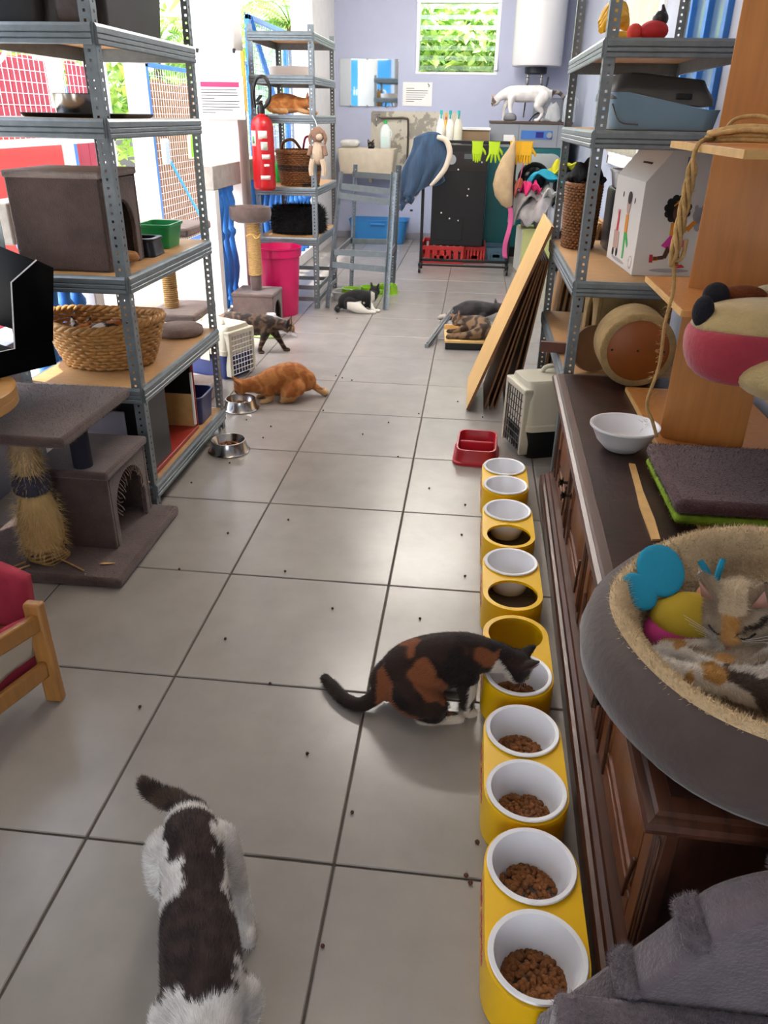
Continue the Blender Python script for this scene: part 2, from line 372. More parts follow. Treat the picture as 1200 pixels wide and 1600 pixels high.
bx('door_leaf', m_salm, dr, 0.0, 0.04, -0.62, 0.55, 0.03, 1.36, bevel=0.005); bx('door_frame', m_white, dr, -0.01, 0.07, 0.56, 0.7, 0, 1.40); bx('latch', m_steel, dr, 0.04, 0.06, 0.40, 0.48, 0.8, 0.83)
def fence_post(y, w, label, h=2.0, m=None):
    o = MB().box(FX-0.06, FX+0.06, y-w/2, y+w/2, -0.01, h).box(FX-0.075, FX+0.075, y-w/2-0.015, y+w/2+0.015, h, h+0.03).build('fence_post', m or m_white, bevel=0.004)
    return tag(o, label, 'post', 'white posts of the outside fence')
fence_post(5.92, 0.14, 'white fence post beside the coral door')
fence_post(6.75, 0.24, 'wide white fence post behind the tall front shelf upright')
fence_post(7.72, 0.30, 'white fence post left of the blue wire mesh panel')
def mesh_panel(loc, y0, y1, z0, z1, label, pitch=0.075, rz=0.0, back=None, frame=None, wire=None, brace=False):
    r = empty('wire_mesh_panel', (loc[0], loc[1], 0), rz, label, 'fence panel', 'wire mesh fence panels'); fm = frame or m_blue
    for n_, b in (('frame_bar', (-0.02, 0.02, y0, y0+0.09, z0, z1)), ('frame_bar', (-0.02, 0.02, y1-0.045, y1, z0, z1)), ('frame_bar', (-0.02, 0.02, y0, y1, z0, z0+0.045)), ('frame_bar', (-0.02, 0.02, y0, y1, z1-0.045, z1))): bx(n_, fm, r, *b, bevel=0.003)
    w = MB(); k = y0+0.05
    while k < y1: w.box(-0.002, 0.002, k-0.0024, k+0.0024, z0, z1); k += pitch
    k = z0+0.05
    while k < z1: w.box(-0.002, 0.002, y0, y1, k-0.0024, k+0.0024); k += pitch
    w.build('wire_grid', wire or m_wire, r, smooth=False, kind='stuff')
    if brace:
        for (a_, b_) in (((y0+.1, z1), (y0+1.0, z1-.7)),): MB().tube([(0, a_[0], a_[1]), (0, b_[0], b_[1])], .03, 4).build('brace', fm, r, smooth=False)
    if back: back(r)
    return r
def brownback(r):
    m = MB()
    for k in range(12): m.box(-0.16-0.006*(k % 2), -0.14, -0.02+k*0.2, -0.02+k*0.2+0.196, 0.02, 1.86+0.02*math.sin(5*k))
    m.build('reed_screen', m_reed, r, bevel=0.002)
mesh_panel((FX, 7.95), 0.0, 2.35, 0.05, 2.02, 'blue framed wire mesh panel with brown screen behind it', back=brownback)
mesh_panel((FX, 10.35), 0.0, 1.8, 0.05, 2.25, 'blue framed wire mesh panel behind the ginger cat shelf')
mesh_panel((FX, 12.2), 0.0, 5.5, 0.05, 2.9, 'tall far wire mesh panel seen under the palm fronds', pitch=0.11)
mesh_panel((FX+0.3, 4.2), 0.0, 2.1, 1.30, 2.1, 'white wire mesh above the blue rail at the far left', frame=m_wire)
m_wireb = mat('blue grey wire', '6f8fb8', .5)
mesh_panel((-1.62, 7.9), 0.0, 1.7, 0.05, 2.45, 'blue mesh enclosure with diagonal brace seen through the far left shelf', pitch=0.06, wire=m_wireb, brace=True)
mesh_panel((-1.62, 9.6), 0.0, 2.2, 0.05, 2.45, 'second blue mesh enclosure panel further down outside', pitch=0.06, wire=m_wireb)
bp = MB().box(FX-0.45, FX-0.40, 6.9, 7.5, 0.9, 1.75).build('blue_signboard', m_blue, bevel=0.004); tag(bp, 'small plain blue board on legs behind the outside fence', 'sign board')
MB().box(FX-0.44, FX-0.41, 6.95, 7.0, 0.0, 0.9).box(FX-0.44, FX-0.41, 7.4, 7.45, 0, 0.9).build('leg', m_blue, bp)
# hoop, broom, dustpan outside
hp = MB(); hp.tube([(-1.62, 3.02+0.17*math.cos(a), 1.92+0.17*math.sin(a)) for a in np.linspace(0, 2*math.pi, 40, endpoint=False)], 0.011, 8, closed=True)
hpo = hp.build('hoop', m_wht); tag(hpo, 'thin white hoop hanging at the far upper left', 'hoop')
MB().tube([(-1.62, 3.02, 2.09), (-1.62, 3.02, 2.79)], 0.003, 6).build('cord', m_wht, hpo)
br = empty('broom', (-2.45, 7.95, -.05), label='broom with pale blue handle leaning against the wire mesh', cat='broom')
MB().tube([(0.0, 0.95, 0.05), (-0.2, 0.12, 1.10)], 0.016, 10).build('handle', mat('sky blue plastic', '49a6dd', 0.4), br)
MB().obox((-0.22, 0.06, 1.2), (0.06, 0.16, 0.26), (0, 0, 0)).build('brush', mat('grey bristle', 'b9c2cc', 0.9, var=0.25, vscale=60, bump=0.6), br, bevel=0.02)
dp = MB(); dp.prism([(-0.18, 0), (0.18, 0), (0.16, 0.2), (0.10, 0.3), (-0.10, 0.3), (-0.16, 0.2)], 'x', -0.03, 0.03)
dpo = dp.build('dustpan', mat('mint plastic', 'bfe7b0', 0.5), loc=(-2.62, 8.85, 1.05), bevel=0.01); tag(dpo, 'pale mint dustpan hung on the wire mesh', 'dustpan')
MB().tube([(0.04, -0.2, 0.02), (0.04, -0.19, 0.22), (0.04, -0.1, 0.33), (0.04, 0.1, 0.33), (0.04, 0.19, 0.22)], 0.014, 8, smooth=3).build('rim', mat('lime plastic', '7ed321', 0.4), dpo)
# plants
m_leafs = [mat('leaf %d' % i, c, 0.5, var=0.35, vscale=3, trans=0.0) for i, c in enumerate(('8fb84a', 'aed05c', '6fa044', 'c6db74'))]
for m in m_leafs: m.node_tree.nodes['Principled BSDF'].inputs['Transmission Weight'].default_value = 0.15
m_bark = mat('bark', '7a6552', 0.95, var=0.2, vscale=12)
def shrub(loc, rx, ry, rz_, n, leaf, label, mi, seed, cat='shrub'):
    rg = np.random.default_rng(seed); r = empty('leafy_shrub' if cat == 'shrub' else 'leafy_tree', loc, label=label, cat=cat)
    mb = MB(); h = rz_*2
    for k in range(n):
        a = rg.normal(0, 1, 3); a /= np.linalg.norm(a); q = rg.random()**0.33
        c = Vector((a[0]*rx*q, a[1]*ry*q, 0.35+rz_+a[2]*rz_*q)); e = Euler((rg.uniform(-.9, .9), rg.uniform(-.9, .9), rg.uniform(0, 6.28))); T = Matrix.Translation(c) @ e.to_matrix().to_4x4()
        l = leaf*rg.uniform(.6, 1.3); w = l*0.22
        mb.add([(0, 0, 0), (l*.5, w, .01), (l, 0, -.05*l), (l*.5, -w, .01)], [(0, 1, 2, 3)], k % 4 if mi is None else mi, T)
    mb.build('foliage', m_leafs, r, smooth=False, kind='stuff')
    MB().tube([(0, 0, 0), (0.03, 0, 0.4), (0, 0.02, 0.4+rz_)], [0.04, 0.03, 0.015], 7, smooth=3).build('trunk', m_bark, r)
    return r
shrub((0.35, 11.5, 0.9), 1.3, 0.45, 0.85, 2300, 0.22, 'bright green bush filling the louvre window', None, 3)
shrub((-0.3, 12.6, 0.0), 1.6, 0.6, 1.5, 1600, 0.24, 'green bush further behind the louvre window', None, 13)
shrub((-4.6, 8.2, 0.0), 1.0, 1.5, 1.2, 1800, 0.28, 'leafy garden shrub behind the red fence', None, 4)
shrub((-5.2, 12.0, 0.3), 1.6, 2.0, 1.4, 2000, 0.30, 'large leafy tree beyond the wire mesh', None, 5, 'tree')
shrub((-3.4, 5.2, 0.1), 0.4, 1.4, 1.08, 1400, 0.2, 'pale green hedge right behind the far left fence', 3, 8)
shrub((-3.9, 15.5, 0.5), 1.2, 1.6, 1.3, 1300, 0.28, 'green tree behind the tall far mesh panel', None, 9, 'tree')
def palm(loc, h, n, L_, label, seed):
    rg = np.random.default_rng(seed); r = empty('palm_tree', loc, label=label, cat='palm', group='palms outside')
    MB().tube([(0, 0, 0), (0.05, 0.03, h*0.5), (0, 0, h)], [0.09, 0.07, 0.06], 9, smooth=4).build('trunk', m_bark, r)
    for k in range(n):
        az = 2*math.pi*k/n+rg.uniform(-.2, .2); el = rg.uniform(0.2, 1.2); mb = MB(); d = Vector((math.cos(az), math.sin(az), 0)); sd_ = Vector((-d.y, d.x, 0)); pts = []
        for i in range(9):
            t = i/8; pts.append(Vector((0, 0, h))+d*(L_*t*math.cos(el*(1-.6*t)))+Vector((0, 0, L_*(math.sin(el)*t-0.75*t*t))))
        mb.tube(pts, [0.012*(1-.8*i/8) for i in range(9)], 5)
        for i in range(1, 34):
            t = i/34*8; a = int(t); p = pts[a].lerp(pts[min(8, a+1)], t-a); ll = 0.36*L_/1.4*math.sin(math.pi*(0.12+0.85*i/34))
            for s_ in (-1, 1):
                tip = p+sd_*(s_*ll*.8)+d*(ll*.55)+Vector((0, 0, -ll*.35)); q = p+sd_*(s_*ll*.45)+d*(ll*.2); mb.add([p-d*.012, q-d*.012, tip, q+d*.02, p+d*.014], [(0, 1, 2, 3, 4)])
        mb.build('frond', m_leafs[k % 4], r, smooth=False)
palm((-4.3, 12.3, 0), 2.35, 13, 1.6, 'palm with long arching fronds left of the white column', 2)
palm((-2.2, 12.6, 0), 2.75, 17, 1.7, 'palm whose fronds show above the far left shelf', 6)
palm((-3.2, 18.5, 0), 2.3, 13, 1.9, 'farther palm behind the wire mesh', 16)
# wall behind the camera with an open doorway, and tube lamps added out of view at the ceiling as fill light
tag(MB().box(-1.42, -.35, -3.3, -3.2, -.1, Z3).box(.85, 2.2, -3.3, -3.2, -.1, Z3).box(-.35, .85, -3.3, -3.2, 2.15, Z3).build('wall_front', m_wallr, smooth=False), kind='structure')
m_fill = mat('fill tube', 'fff8ee', .5, emit=44.0); m_fillw = mat('warm fill tube', 'ffecd6', .5, emit=14.0); m_fillb = mat('bright fill tube', 'fff8f0', .5, emit=95.0)
for y_, w_ in ((0.9, 'above the yellow feeding stands'), (6.6, 'over the rack end'), (8.6, 'nearest the back wall'), (4.2, 'in the middle of the room')):
    r = empty('fill_lamp', (.45, y_, Z3), label='added ceiling fill lamp %s' % w_, cat='lamp', group='added fill lamps'); bx('housing', m_wht, r, -.62, .62, -.06, .06, -.045, 0); 
    for yy in (-.03, .03): MB().tube([(-.6, yy, -.06), (.6, yy, -.06)], .014, 10).build('tube', m_fillw if y_ < 2 else m_fillb if y_ < 8 else m_fill, r)

# blue banner outside, the one the mirror shows
m_cyan = mat('banner blue', '2c86c4', .6)
bnr = empty('blue_banner', (-1.95, 1.2, 1.35), label='blue banner outside that shows in the mirror over the sink', cat='banner')
bx('sheet', m_cyan, bnr, -.65, .65, -.01, .01, .25, 1.35, bevel=0); bx('sheet_foot', m_paper, bnr, -.65, .65, -.01, .01, 0, .25, bevel=0)
for x_ in (-.6, .6): bx('stake', m_white, bnr, x_-.02, x_+.02, -.05, -.01, -1.36, 1.35)
fc = bpy.data.curves.new('t', 'FONT'); fc.body = 'des Ani'; fc.size = .26; fc.extrude = .001; fo = bpy.data.objects.new('t', fc); COL.objects.link(fo); fm_ = bpy.data.meshes.new_from_object(fo.evaluated_get(bpy.context.evaluated_depsgraph_get())); bpy.data.objects.remove(fo)
fo = bpy.data.objects.new('lettering', fm_); COL.objects.link(fo); fo.parent = bnr; fo.location = (.55, .012, .62); fo.rotation_euler = (math.pi/2, 0, math.pi); fm_.materials.clear(); fm_.materials.append(m_paper)
# ---------------------------------------------------------------- metal shelving units
def post_mesh(h, w=0.042, pitch=0.0285, hole=0.0095):
    mb = MB(); t = 0.0018
    def flange(P):
        n = int(h/pitch)
        def strip(u0, u1, z0, z1): mb.add([P(u0, z0), P(u1, z0), P(u1, z1), P(u0, z1)], [(0, 1, 2, 3)])
        a, b = w*0.55-hole/2, w*0.55+hole/2
        strip(0, a, 0, h); strip(b, w, 0, h); z = 0.0
        for k in range(n):
            zc = (k+0.5)*pitch; strip(a, b, z, zc-hole/2); z = zc+hole/2
        strip(a, b, z, h)
    flange(lambda u, z: (u, 0, z)); flange(lambda u, z: (0, u, z))
    return mb
def beam_prof():      # ribbed steel beam, (out, z) with top at 0
    return [(0, 0.004), (-0.012, 0.004), (-0.012, 0.0), (-0.003, -0.002), (-0.003, -0.058), (0.004, -0.060), (0.006, -0.056), (0.006, -0.045), (0.002, -0.042), (0.006, -0.039), (0.006, -0.028), (0.002, -0.025), (0.006, -0.022), (0.006, -0.006), (0.002, 0.0)]
def shelf_unit(label, x0, x1, y0, y1, levels, h, group, boards=True, rails=()):
    cx, cy = (x0+x1)/2, (y0+y1)/2; hx, hy = (x1-x0)/2, (y1-y0)/2
    r = empty('metal_shelf_unit', (cx, cy, 0), label=label, cat='shelf unit', group=group)
    p0 = post_mesh(h).build('post', m_steel, r, smooth=False, solid=0.002); p0.location = (-hx, -hy, 0)
    for (sx, sy, rz) in ((1, -1, math.pi/2), (1, 1, math.pi), (-1, 1, -math.pi/2)):
        c = p0.copy(); COL.objects.link(c); c.parent = r; c.location = (sx*hx, sy*hy, 0); c.rotation_euler = (0, 0, rz)
    for i, z in enumerate(levels):
        b = bx('shelf_board', m_board, r, -hx+0.008, hx-0.008, -hy+0.008, hy-0.008, z-0.012, z, bevel=0.0)
        pr = beam_prof()
        MB().prism([(-hy-0.004-p[0], z-0.004+p[1]) for p in pr], 'x', -hx+0.006, hx-0.006).build('beam', m_steel, b, smooth=False)
        MB().prism([(hy+0.004+p[0], z-0.004+p[1]) for p in pr], 'x', -hx+0.006, hx-0.006).build('beam', m_steel, b, smooth=False)
        MB().prism([(-hx-0.004-p[0], z-0.004+p[1]) for p in pr], 'y', -hy+0.006, hy-0.006).build('beam', m_steel, b, smooth=False)
        MB().prism([(hx+0.004+p[0], z-0.004+p[1]) for p in pr], 'y', -hy+0.006, hy-0.006).build('beam', m_steel, b, smooth=False)
    for z in rails:
        for s_ in (-1, 1):
            MB().box(-hx+.01, hx-.01, s_*hy-0.006, s_*hy+0.006, z-0.035, z).build('cross_rail', m_steel, r, smooth=False)
        MB().box(hx-0.006, hx+0.006, -hy+.01, hy-.01, z-0.035, z).build('cross_rail', m_steel, r, smooth=False)
    return r
GSH = 'galvanised shelf units'
shelf_unit('galvanised metal shelf unit at the near left with wicker basket', -0.975, -0.47, 1.68, 2.69, [0.11, 0.545, 0.985, 1.52, 1.805], 2.3, GSH)
shelf_unit('galvanised metal shelf unit at the far left behind the fire extinguisher', -1.02, -0.50, 5.65, 6.62, [0.60, 1.0, 1.54, 1.82, 2.115], 2.16, GSH, rails=(0.10, 0.20))
shelf_unit('galvanised metal shelf unit on the right holding the illustrated carton', 1.265, 1.80, 2.17, 3.42, [0.545, 0.945, 1.508, 1.812], 2.3, GSH)
# ---------------------------------------------------------------- generic makers
def arch_poly(w, h, aw, ah, n=10):
    """panel outline in (u, v) with an arched notch open at the bottom"""
    p = [(-w/2, 0), (-aw/2, 0)]; r = aw/2; s = ah-r
    p += [(r*math.cos(math.pi-math.pi*i/n), s+r*math.sin(math.pi*i/n)) for i in range(n+1)]
    return p + [(aw/2, 0), (w/2, 0), (w/2, h), (-w/2, h)]
def holed_plate(mb, w, h, r, z0, z1, cx=0, cy=0, N=32, round_=False):
    """plate w x h (or disc of radius w/2) with a round hole, from z0 to z1"""
    def bd(a):
        c, s = math.cos(a), math.sin(a)
        if round_: return w/2
        return min(w/2/abs(c) if abs(c) > 1e-6 else 9, h/2/abs(s) if abs(s) > 1e-6 else 9)
    A = [2*math.pi*i/N for i in range(N)]
    ri = lambda z: [(cx+r*math.cos(a), cy+r*math.sin(a), z) for a in A]
    ro = lambda z: [(cx+bd(a)*math.cos(a), cy+bd(a)*math.sin(a), z) for a in A]
    mb.rings([ri(z0), ro(z0), ro(z1), ri(z1)], loop=True); return mb
def wicker(name, label, loc, rx, ry, h, flare, m, rows, stakes, group=None, rz=0.0, band=None, seed=0, dip=0.0, rim=0.016):
    r = empty(name, loc, rz, label, 'basket', group); n = stakes*4
    def pt(a, t, off): 
        k = flare+(1-flare)*t**0.75
        return ((rx*k+off)*math.cos(a), (ry*k+off)*math.sin(a), t*(h+dip*math.cos(2*a)*t))
    w = MB(); w2 = MB()
    for i in range(rows):
        t = (i+0.5)/rows; ph = i % 2
        pts = [pt(2*math.pi*j/n, t, 0.0065*math.cos(math.pi*(j/2+ph))) for j in range(n)]
        (w2 if band and band[0] <= t <= band[1] else w).tube(pts, h/rows*0.56, 5, closed=True)
    w.build('weave', m, r, ang=180, kind='stuff')
    if band: w2.build('dark_band', mat('dark wicker', '3c2414', 0.6, var=0.2, vscale=40), r, ang=180, kind='stuff')
    s_ = MB()
    for j in range(stakes):
        a = 2*math.pi*j/stakes; s_.tube([pt(a, t, 0) for t in (0, .3, .6, 1)], 0.004, 5)
    s_.build('stakes', m, r, kind='stuff')
    for k in range(3):
        pts = []
        for j in range(96):
            a = 2*math.pi*j/96; b = a*14+2*math.pi*k/3; x, y, z = pt(a, 1, 0.0); nx, ny = math.cos(a), math.sin(a)
            pts.append((x+nx*rim*.55*math.cos(b), y+ny*rim*.55*math.cos(b), z+rim*.55*math.sin(b)+0.004))
        MB().tube(pts, rim*0.62, 6, closed=True).build('rim_strand', m, r, ang=180)
    b = MB(); b.lathe([(0.001, 0.004), (flare*0.98, 0.004), (flare*0.98, -0.0), (0.001, 0.0)], n=40, sx=rx, sy=ry); b.build('base', m, r)
    return r
m_wick = mat('golden wicker', 'bd8d50', 0.5, var=0.3, vscale=45)
m_wickb = mat('brown wicker', '7d4f26', 0.55, var=0.25, vscale=35)
m_ss = mat('stainless steel', 'b9b6b2', 0.22, 1.0, var=0.05, vscale=10)
m_kib = mat('brown kibble', '8a5529', 0.8, var=0.3, vscale=30, bump=0.3, bscale=200)
KP = MB().ball((0, 0, 0), (0.0062, 0.0058, 0.0048), 8, 6)
def kibble_heap(r, R, z, n, seed, cx=0, cy=0, dome=0.02, hr=0.0062):
    rg = np.random.default_rng(seed); mb = MB()
    for k in range(n):
        q = math.sqrt(rg.random())*R; a = rg.random()*6.283; s_ = hr/0.0062*rg.uniform(.8, 1.15)
        T = Matrix.Translation((cx+q*math.cos(a), cy+q*math.sin(a), z+dome*(1-(q/R)**2)*rg.uniform(.55, 1))) @ Euler((rg.uniform(-1, 1), rg.uniform(-1, 1), a)).to_matrix().to_4x4() @ Matrix.Scale(s_, 4)
        mb.add(KP.v, KP.f, 0, T)
    o = mb.build('kibble', m_kib, r, ang=180, kind='stuff'); return o

# ---------------------------------------------------------------- on the near left shelf unit
m_bin = mat('dark brown plastic', '14100f', 0.5)
o = rtub(0.36, 0.68, 0.42, 0.05, taper=0.86).build('storage_bin', m_bin, loc=(-0.725, 2.30, 1.806), bevel=0.003); tag(o, 'large dark plastic bin on the top shelf near the column', 'bin')
MB().tube([(-0.06, -0.345, 0.30), (-0.05, -0.365, 0.25), (0.05, -0.365, 0.25), (0.06, -0.345, 0.30)], 0.006, 6, smooth=3).build('handle', m_bin, o)
o = rtub(0.30, 0.2, 0.30, 0.04, taper=0.88).build('storage_bin', mat('near black plastic', '0c0908', 0.5), loc=(-0.80, 1.805, 1.806), bevel=0.003); tag(o, 'small black plastic bin at the left end of the top shelf', 'bin')
o = MB(); o.rings([[(x*k, y*k, z) for x, y in rrect(0.12, 0.11, 0.03)] for k, z in ((0.9, 0), (1, 0.03), (1.02, 0.16), (0.8, 0.22), (0.35, 0.26))]); o = o.build('canvas_bag', mat('grey canvas', '5d5553', 0.9, var=0.2, vscale=20), loc=(-0.575, 1.80, 1.806), subsurf=1); tag(o, 'grey canvas bag between the bins on the top shelf', 'bag')
MB().tube([(0.0, -0.05, 0.12), (0.035, -0.058, 0.2), (0.01, -0.056, 0.24)], 0.006, 6, smooth=4).build('strap', m_black, o)
def steel_bowl(label, loc, R, h, food=0, skirt=True, group=None, seed=0):
    r = empty('steel_pet_bowl', loc, label=label, cat='pet bowl', group=group)
    out = [(R*1.0, 0.0), (R*1.02, 0.004), (R*0.93, 0.012), (R*0.80, h*0.97), (R*0.83, h), (R*0.79, h*1.005), (R*0.76, h*0.95), (R*0.66, h*0.3), (R*0.6, h*0.22), (0.001, h*0.2)] if skirt else [(R*.9, 0), (R*.92, .004), (R, h*.97), (R*1.04, h), (R*.98, h), (R*.93, h*.9), (R*.85, .008), (.001, .006)]
    MB().lathe(out, n=48, cap0=True).build('bowl', m_ss, r, ang=50)
    if food: kibble_heap(r, R*0.62, h*0.3, food, seed, dome=0.022, hr=0.0075)
    return r
tr = MB(); tr.rings([[(x, y, z) for x, y in rrect(w, d, 0.03)] for w, d, z in ((.40, .30, 0), (.42, .32, .012), (.42, .32, .015), (.40, .30, .013), (.39, .29, .004))]); tr = tr.build('serving_tray', m_black, loc=(-0.70, 2.05, 1.521)); tag(tr, 'flat black tray under the steel bowl', 'tray')
steel_bowl('steel bowl standing on a black tray high on the near left shelf', (-0.725, 2.02, 1.527), 0.088, 0.075, skirt=False)
# carpeted cat box with arched side opening
cb = empty('carpeted_cat_box', (-0.745, 1.92, 0.986), label='taupe carpeted cat box with arched side opening on the middle shelf', cat='cat house')
bw, bd_, bh = 0.37, 0.34, 0.345
bx('front_panel', m_taupe, cb, -bw/2, bw/2, -bd_/2, -bd_/2+0.018, 0, bh, bevel=0.008)
bx('back_panel', m_taupe, cb, -bw/2, bw/2, bd_/2-0.018, bd_/2, 0, bh, bevel=0.008)
bx('left_panel', m_taupe, cb, -bw/2, -bw/2+0.016, -bd_/2+.018, bd_/2-.018, 0, bh, bevel=0.004)
MB().prism(arch_poly(bd_-.036, bh-.016, 0.22, 0.25), 'x', bw/2-0.018, bw/2).build('arched_panel', m_taupe, cb, bevel=0.004)
tp = bx('roof_panel', mat('pale worn carpet', '9a8c86', 0.95, var=0.15, vscale=20, bump=0.5, bscale=200), cb, -bw/2-.006, bw/2+.006, -bd_/2-.006, bd_/2+.006, bh-0.012, bh+0.014, bevel=0.008)
bx('floor_panel', m_taupe, cb, -bw/2+.016, bw/2-.018, -bd_/2+.018, bd_/2-.018, 0, 0.008, bevel=0.0)
o = bx('carpeted_board', m_taupe, None, -0.90, -0.79, 2.60, 2.635, 0.987, 1.26, bevel=0.008); tag(o, 'upright taupe carpet board behind the cat box on the middle shelf', 'board')
o = rtub(0.17, 0.13, 0.075, 0.025, taper=1.12, t=0.012).build('pet_dish', mat('blue black plastic', '151a24', 0.3), loc=(-0.625, 2.19, 0.986), bevel=0.003); tag(o, 'low black plastic dish on the middle shelf', 'pet bowl')
o = rtub(0.15, 0.19, 0.105, 0.02, taper=0.82).build('plastic_tub', mat('bright green plastic', '1f9a52', 0.35), loc=(-0.62, 2.44, 0.986), bevel=0.002); tag(o, 'bright green plastic tub behind the black dish', 'tub')
wicker('wicker_basket', 'golden oval wicker basket with a sleeping calico cat', (-0.755, 2.03, 0.548), 0.252, 0.205, 0.19, 0.72, m_wick, 12, 26, dip=0.012)
rpd = MB().lathe([(.001, 0), (.10, 0), (.113, .008), (.115, .022), (.113, .036), (.10, .044), (.001, .045)], n=40).build('round_carpet_pad', mat('pale mauve carpet', '85746d', .95, var=.15, vscale=25, bump=.5, bscale=200), loc=(-.615, 2.545, .546), ang=70); tag(rpd, 'round mauve carpet pad behind the wicker basket', 'pad')
# lower shelf
rb = empty('litter_box_house', (-0.70, 2.13, 0.111), label='red and black open box on the bottom shelf of the near left unit', cat='box')
m_redp = mat('red panel', '9c2b20', 0.4, var=0.1)
bx('base_panel', m_redp, rb, -.21, .20, -.36, .235, 0, .02); bx('roof_panel', m_redp, rb, -.21, .20, -.36, .235, .345, .36); bx('back_panel', m_redp, rb, -.21, .20, .222, .235, .02, .345)
bx('lower_lining', m_palew, rb, -.18, .19, .21, .222, .02, .19, bevel=0); bx('upper_lining', m_black, rb, -.18, .19, .21, .222, .19, .345, bevel=0); bx('torn_edge', m_paper, rb, .186, .196, .205, .222, .03, .30, bevel=.002); bx('ceiling_lining', m_black, rb, -.18, .19, -.34, .21, .338, .345, bevel=0)
bx('inner_wall', m_black, rb, .06, .19, -.36, -.12, .02, .338); bx('rear_wall', m_palew, rb, -.20, -.18, -.34, .21, .02, .338); bx('divider', m_black, rb, -.18, .06, -.36, -.345, .15, .338)
bx('front_panel', mat('pale lilac board', 'b9b7c6', 0.6), rb, -.21, .10, -.375, -.36, .02, .30)
o = rtub(0.15, 0.21, 0.15, 0.03, taper=0.86).build('plastic_tub', mat('navy plastic', '2a3468', 0.3), loc=(-0.565, 2.50, 0.111), bevel=0.003); tag(o, 'navy blue plastic tub at the far end of the bottom shelf', 'tub')

# ---------------------------------------------------------------- cat trees
def sisal_post(parent, p0, p1, r, name='sisal_post'):
    p0, p1 = Vector(p0), Vector(p1); L_ = (p1-p0).length; n = max(4, int(L_/0.011)); pts = []; d = (p1-p0)/L_; a = d.orthogonal().normalized(); b = d.cross(a)
    c = MB().tube([p0, p1], r*0.93, 18).build(name, m_sisal, parent)
    for k in range(n*12): pts.append(p0+d*(L_*k/(n*12))+a*(r*math.cos(2*math.pi*k/12))+b*(r*math.sin(2*math.pi*k/12)))
    MB().tube(pts, 0.0052, 5).build('rope_winding', m_sisal, c, ang=180)
    return c
ct = empty('cat_tree', (-0.66, 1.35, 0), label='worn taupe cat tree with frayed post at the near left', cat='cat tree')
base = bx('base_board', m_taupe, ct, -.34, .30, -.31, .30, 0, .04, bevel=.012); fibre(base, 5000, .008, .0012, m_taupef, stand=.7, face_ok=lambda p, n: n[2] > -.2, seed=2)
# house on the base
hb = empty('cat_house', (0.055, 0.08, 0.04), parent=ct)
hw, hd, hh = .29, .36, .30
bx('front_panel', m_taupe, hb, -hw/2, hw/2, -hd/2, -hd/2+.018, 0, hh, bevel=.006)
bx('back_panel', m_taupe, hb, -hw/2, hw/2, hd/2-.018, hd/2, 0, hh, bevel=.006)
bx('left_panel', m_taupe, hb, -hw/2, -hw/2+.018, -hd/2+.018, hd/2-.018, 0, hh, bevel=.004)
MB().prism(arch_poly(hd-.036, hh, .255, .265), 'x', hw/2-.018, hw/2).build('arched_panel', m_taupe, hb, bevel=.004)
rf_ = bx('roof_panel', m_taupe, hb, -hw/2-.01, hw/2+.012, -hd/2-.012, hd/2+.01, hh-.006, hh+.028, bevel=.01)
fr = MB(); rg = random.Random(4)
for k in range(26):       # frayed fringe on the chewed opening
    a = math.pi*k/25; y_ = -.127*math.cos(a); z_ = .14+.127*math.sin(a); fr.tube([(hw/2, y_, z_), (hw/2+.012*rg.random(), y_*.9, z_-.02), (hw/2+.01, y_*.8+.01*rg.uniform(-1, 1), z_-.045*rg.random()-.01)], .002, 4, smooth=2)
fr.build('frayed_edge', m_taupef, hb, kind='stuff')
pl = bx('platform', m_taupe, ct, -.30, .175, -.30, .255, .535, .575, bevel=.012); fibre(pl, 9000, .009, .0012, m_taupef, stand=.7, seed=3)
fp = MB().lathe([(.045, .04), (.047, .06), (.047, .535)], (-.03, -.20, 0), 20, cap0=True, cap1=True).build('frayed_post', mat('bare cardboard tube', 'a58b68', .85, var=.2, vscale=20), ct)
MB().lathe([(.062, .10), (.075, .13), (.077, .19), (.070, .25), (.058, .30), (.05, .315)], (-.03, -.20, 0), 24, cap0=True, cap1=True).build('sisal_sleeve', mat('pale sisal', 'd8b878', .9, var=.2, vscale=50, stretch=(1, 1, .15), bump=.5, bscale=120), fp)
MB().lathe([(.05, .32), (.064, .33), (.067, .36), (.06, .39), (.05, .40)], (-.03, -.20, 0), 18, cap0=True, cap1=True).build('grey_wrap', mat('grey rag', '3d3d4a', .95, var=.3, vscale=30, bump=.6), fp)
m_sisf = mat('pale sisal fibre', 'e0c38c', .9)
fz = MB(); rg = random.Random(9)
for k in range(2200):
    a = rg.random()*6.283; z_ = rg.uniform(.09, .5); rr_ = (.074 if z_ < .3 else .048); c_ = Vector((-.03+rr_*math.cos(a), -.20+rr_*math.sin(a), z_)); d_ = Vector((math.cos(a), math.sin(a), rg.uniform(-1.6, .2)))*rg.uniform(.012, .034)
    s_ = Vector((-math.sin(a), math.cos(a), 0))*.0013; fz.add([c_-s_, c_+s_, c_+d_+Vector((rg.uniform(-.01, .01), 0, 0))], [(0, 1, 2)])
fz.build('loose_fibre', m_sisf, fp, smooth=False, kind='stuff')
lo = MB()
for k in range(6):
    z_ = .048+.011*k; lo.tube([(-.03+(.072+.012*math.sin(3*a+k))*math.cos(a), -.20+(.06+.01*math.cos(2*a+k))*math.sin(a), z_+.008*math.sin(a*2+k)) for a in np.linspace(0, 2*math.pi, 26, endpoint=False)], .0042, 5, closed=True)
lo.tube([(-.09, -.25, .05), (-.12, -.29, .046), (-.10, -.30, .046), (-.06, -.27, .05)], .004, 5, smooth=4).tube([(.02, -.22, .06), (.09, -.245, .05), (.15, -.275, .046)], .0035, 5, smooth=4)
lo.build('unwound_rope', m_sisal, fp, ang=180)
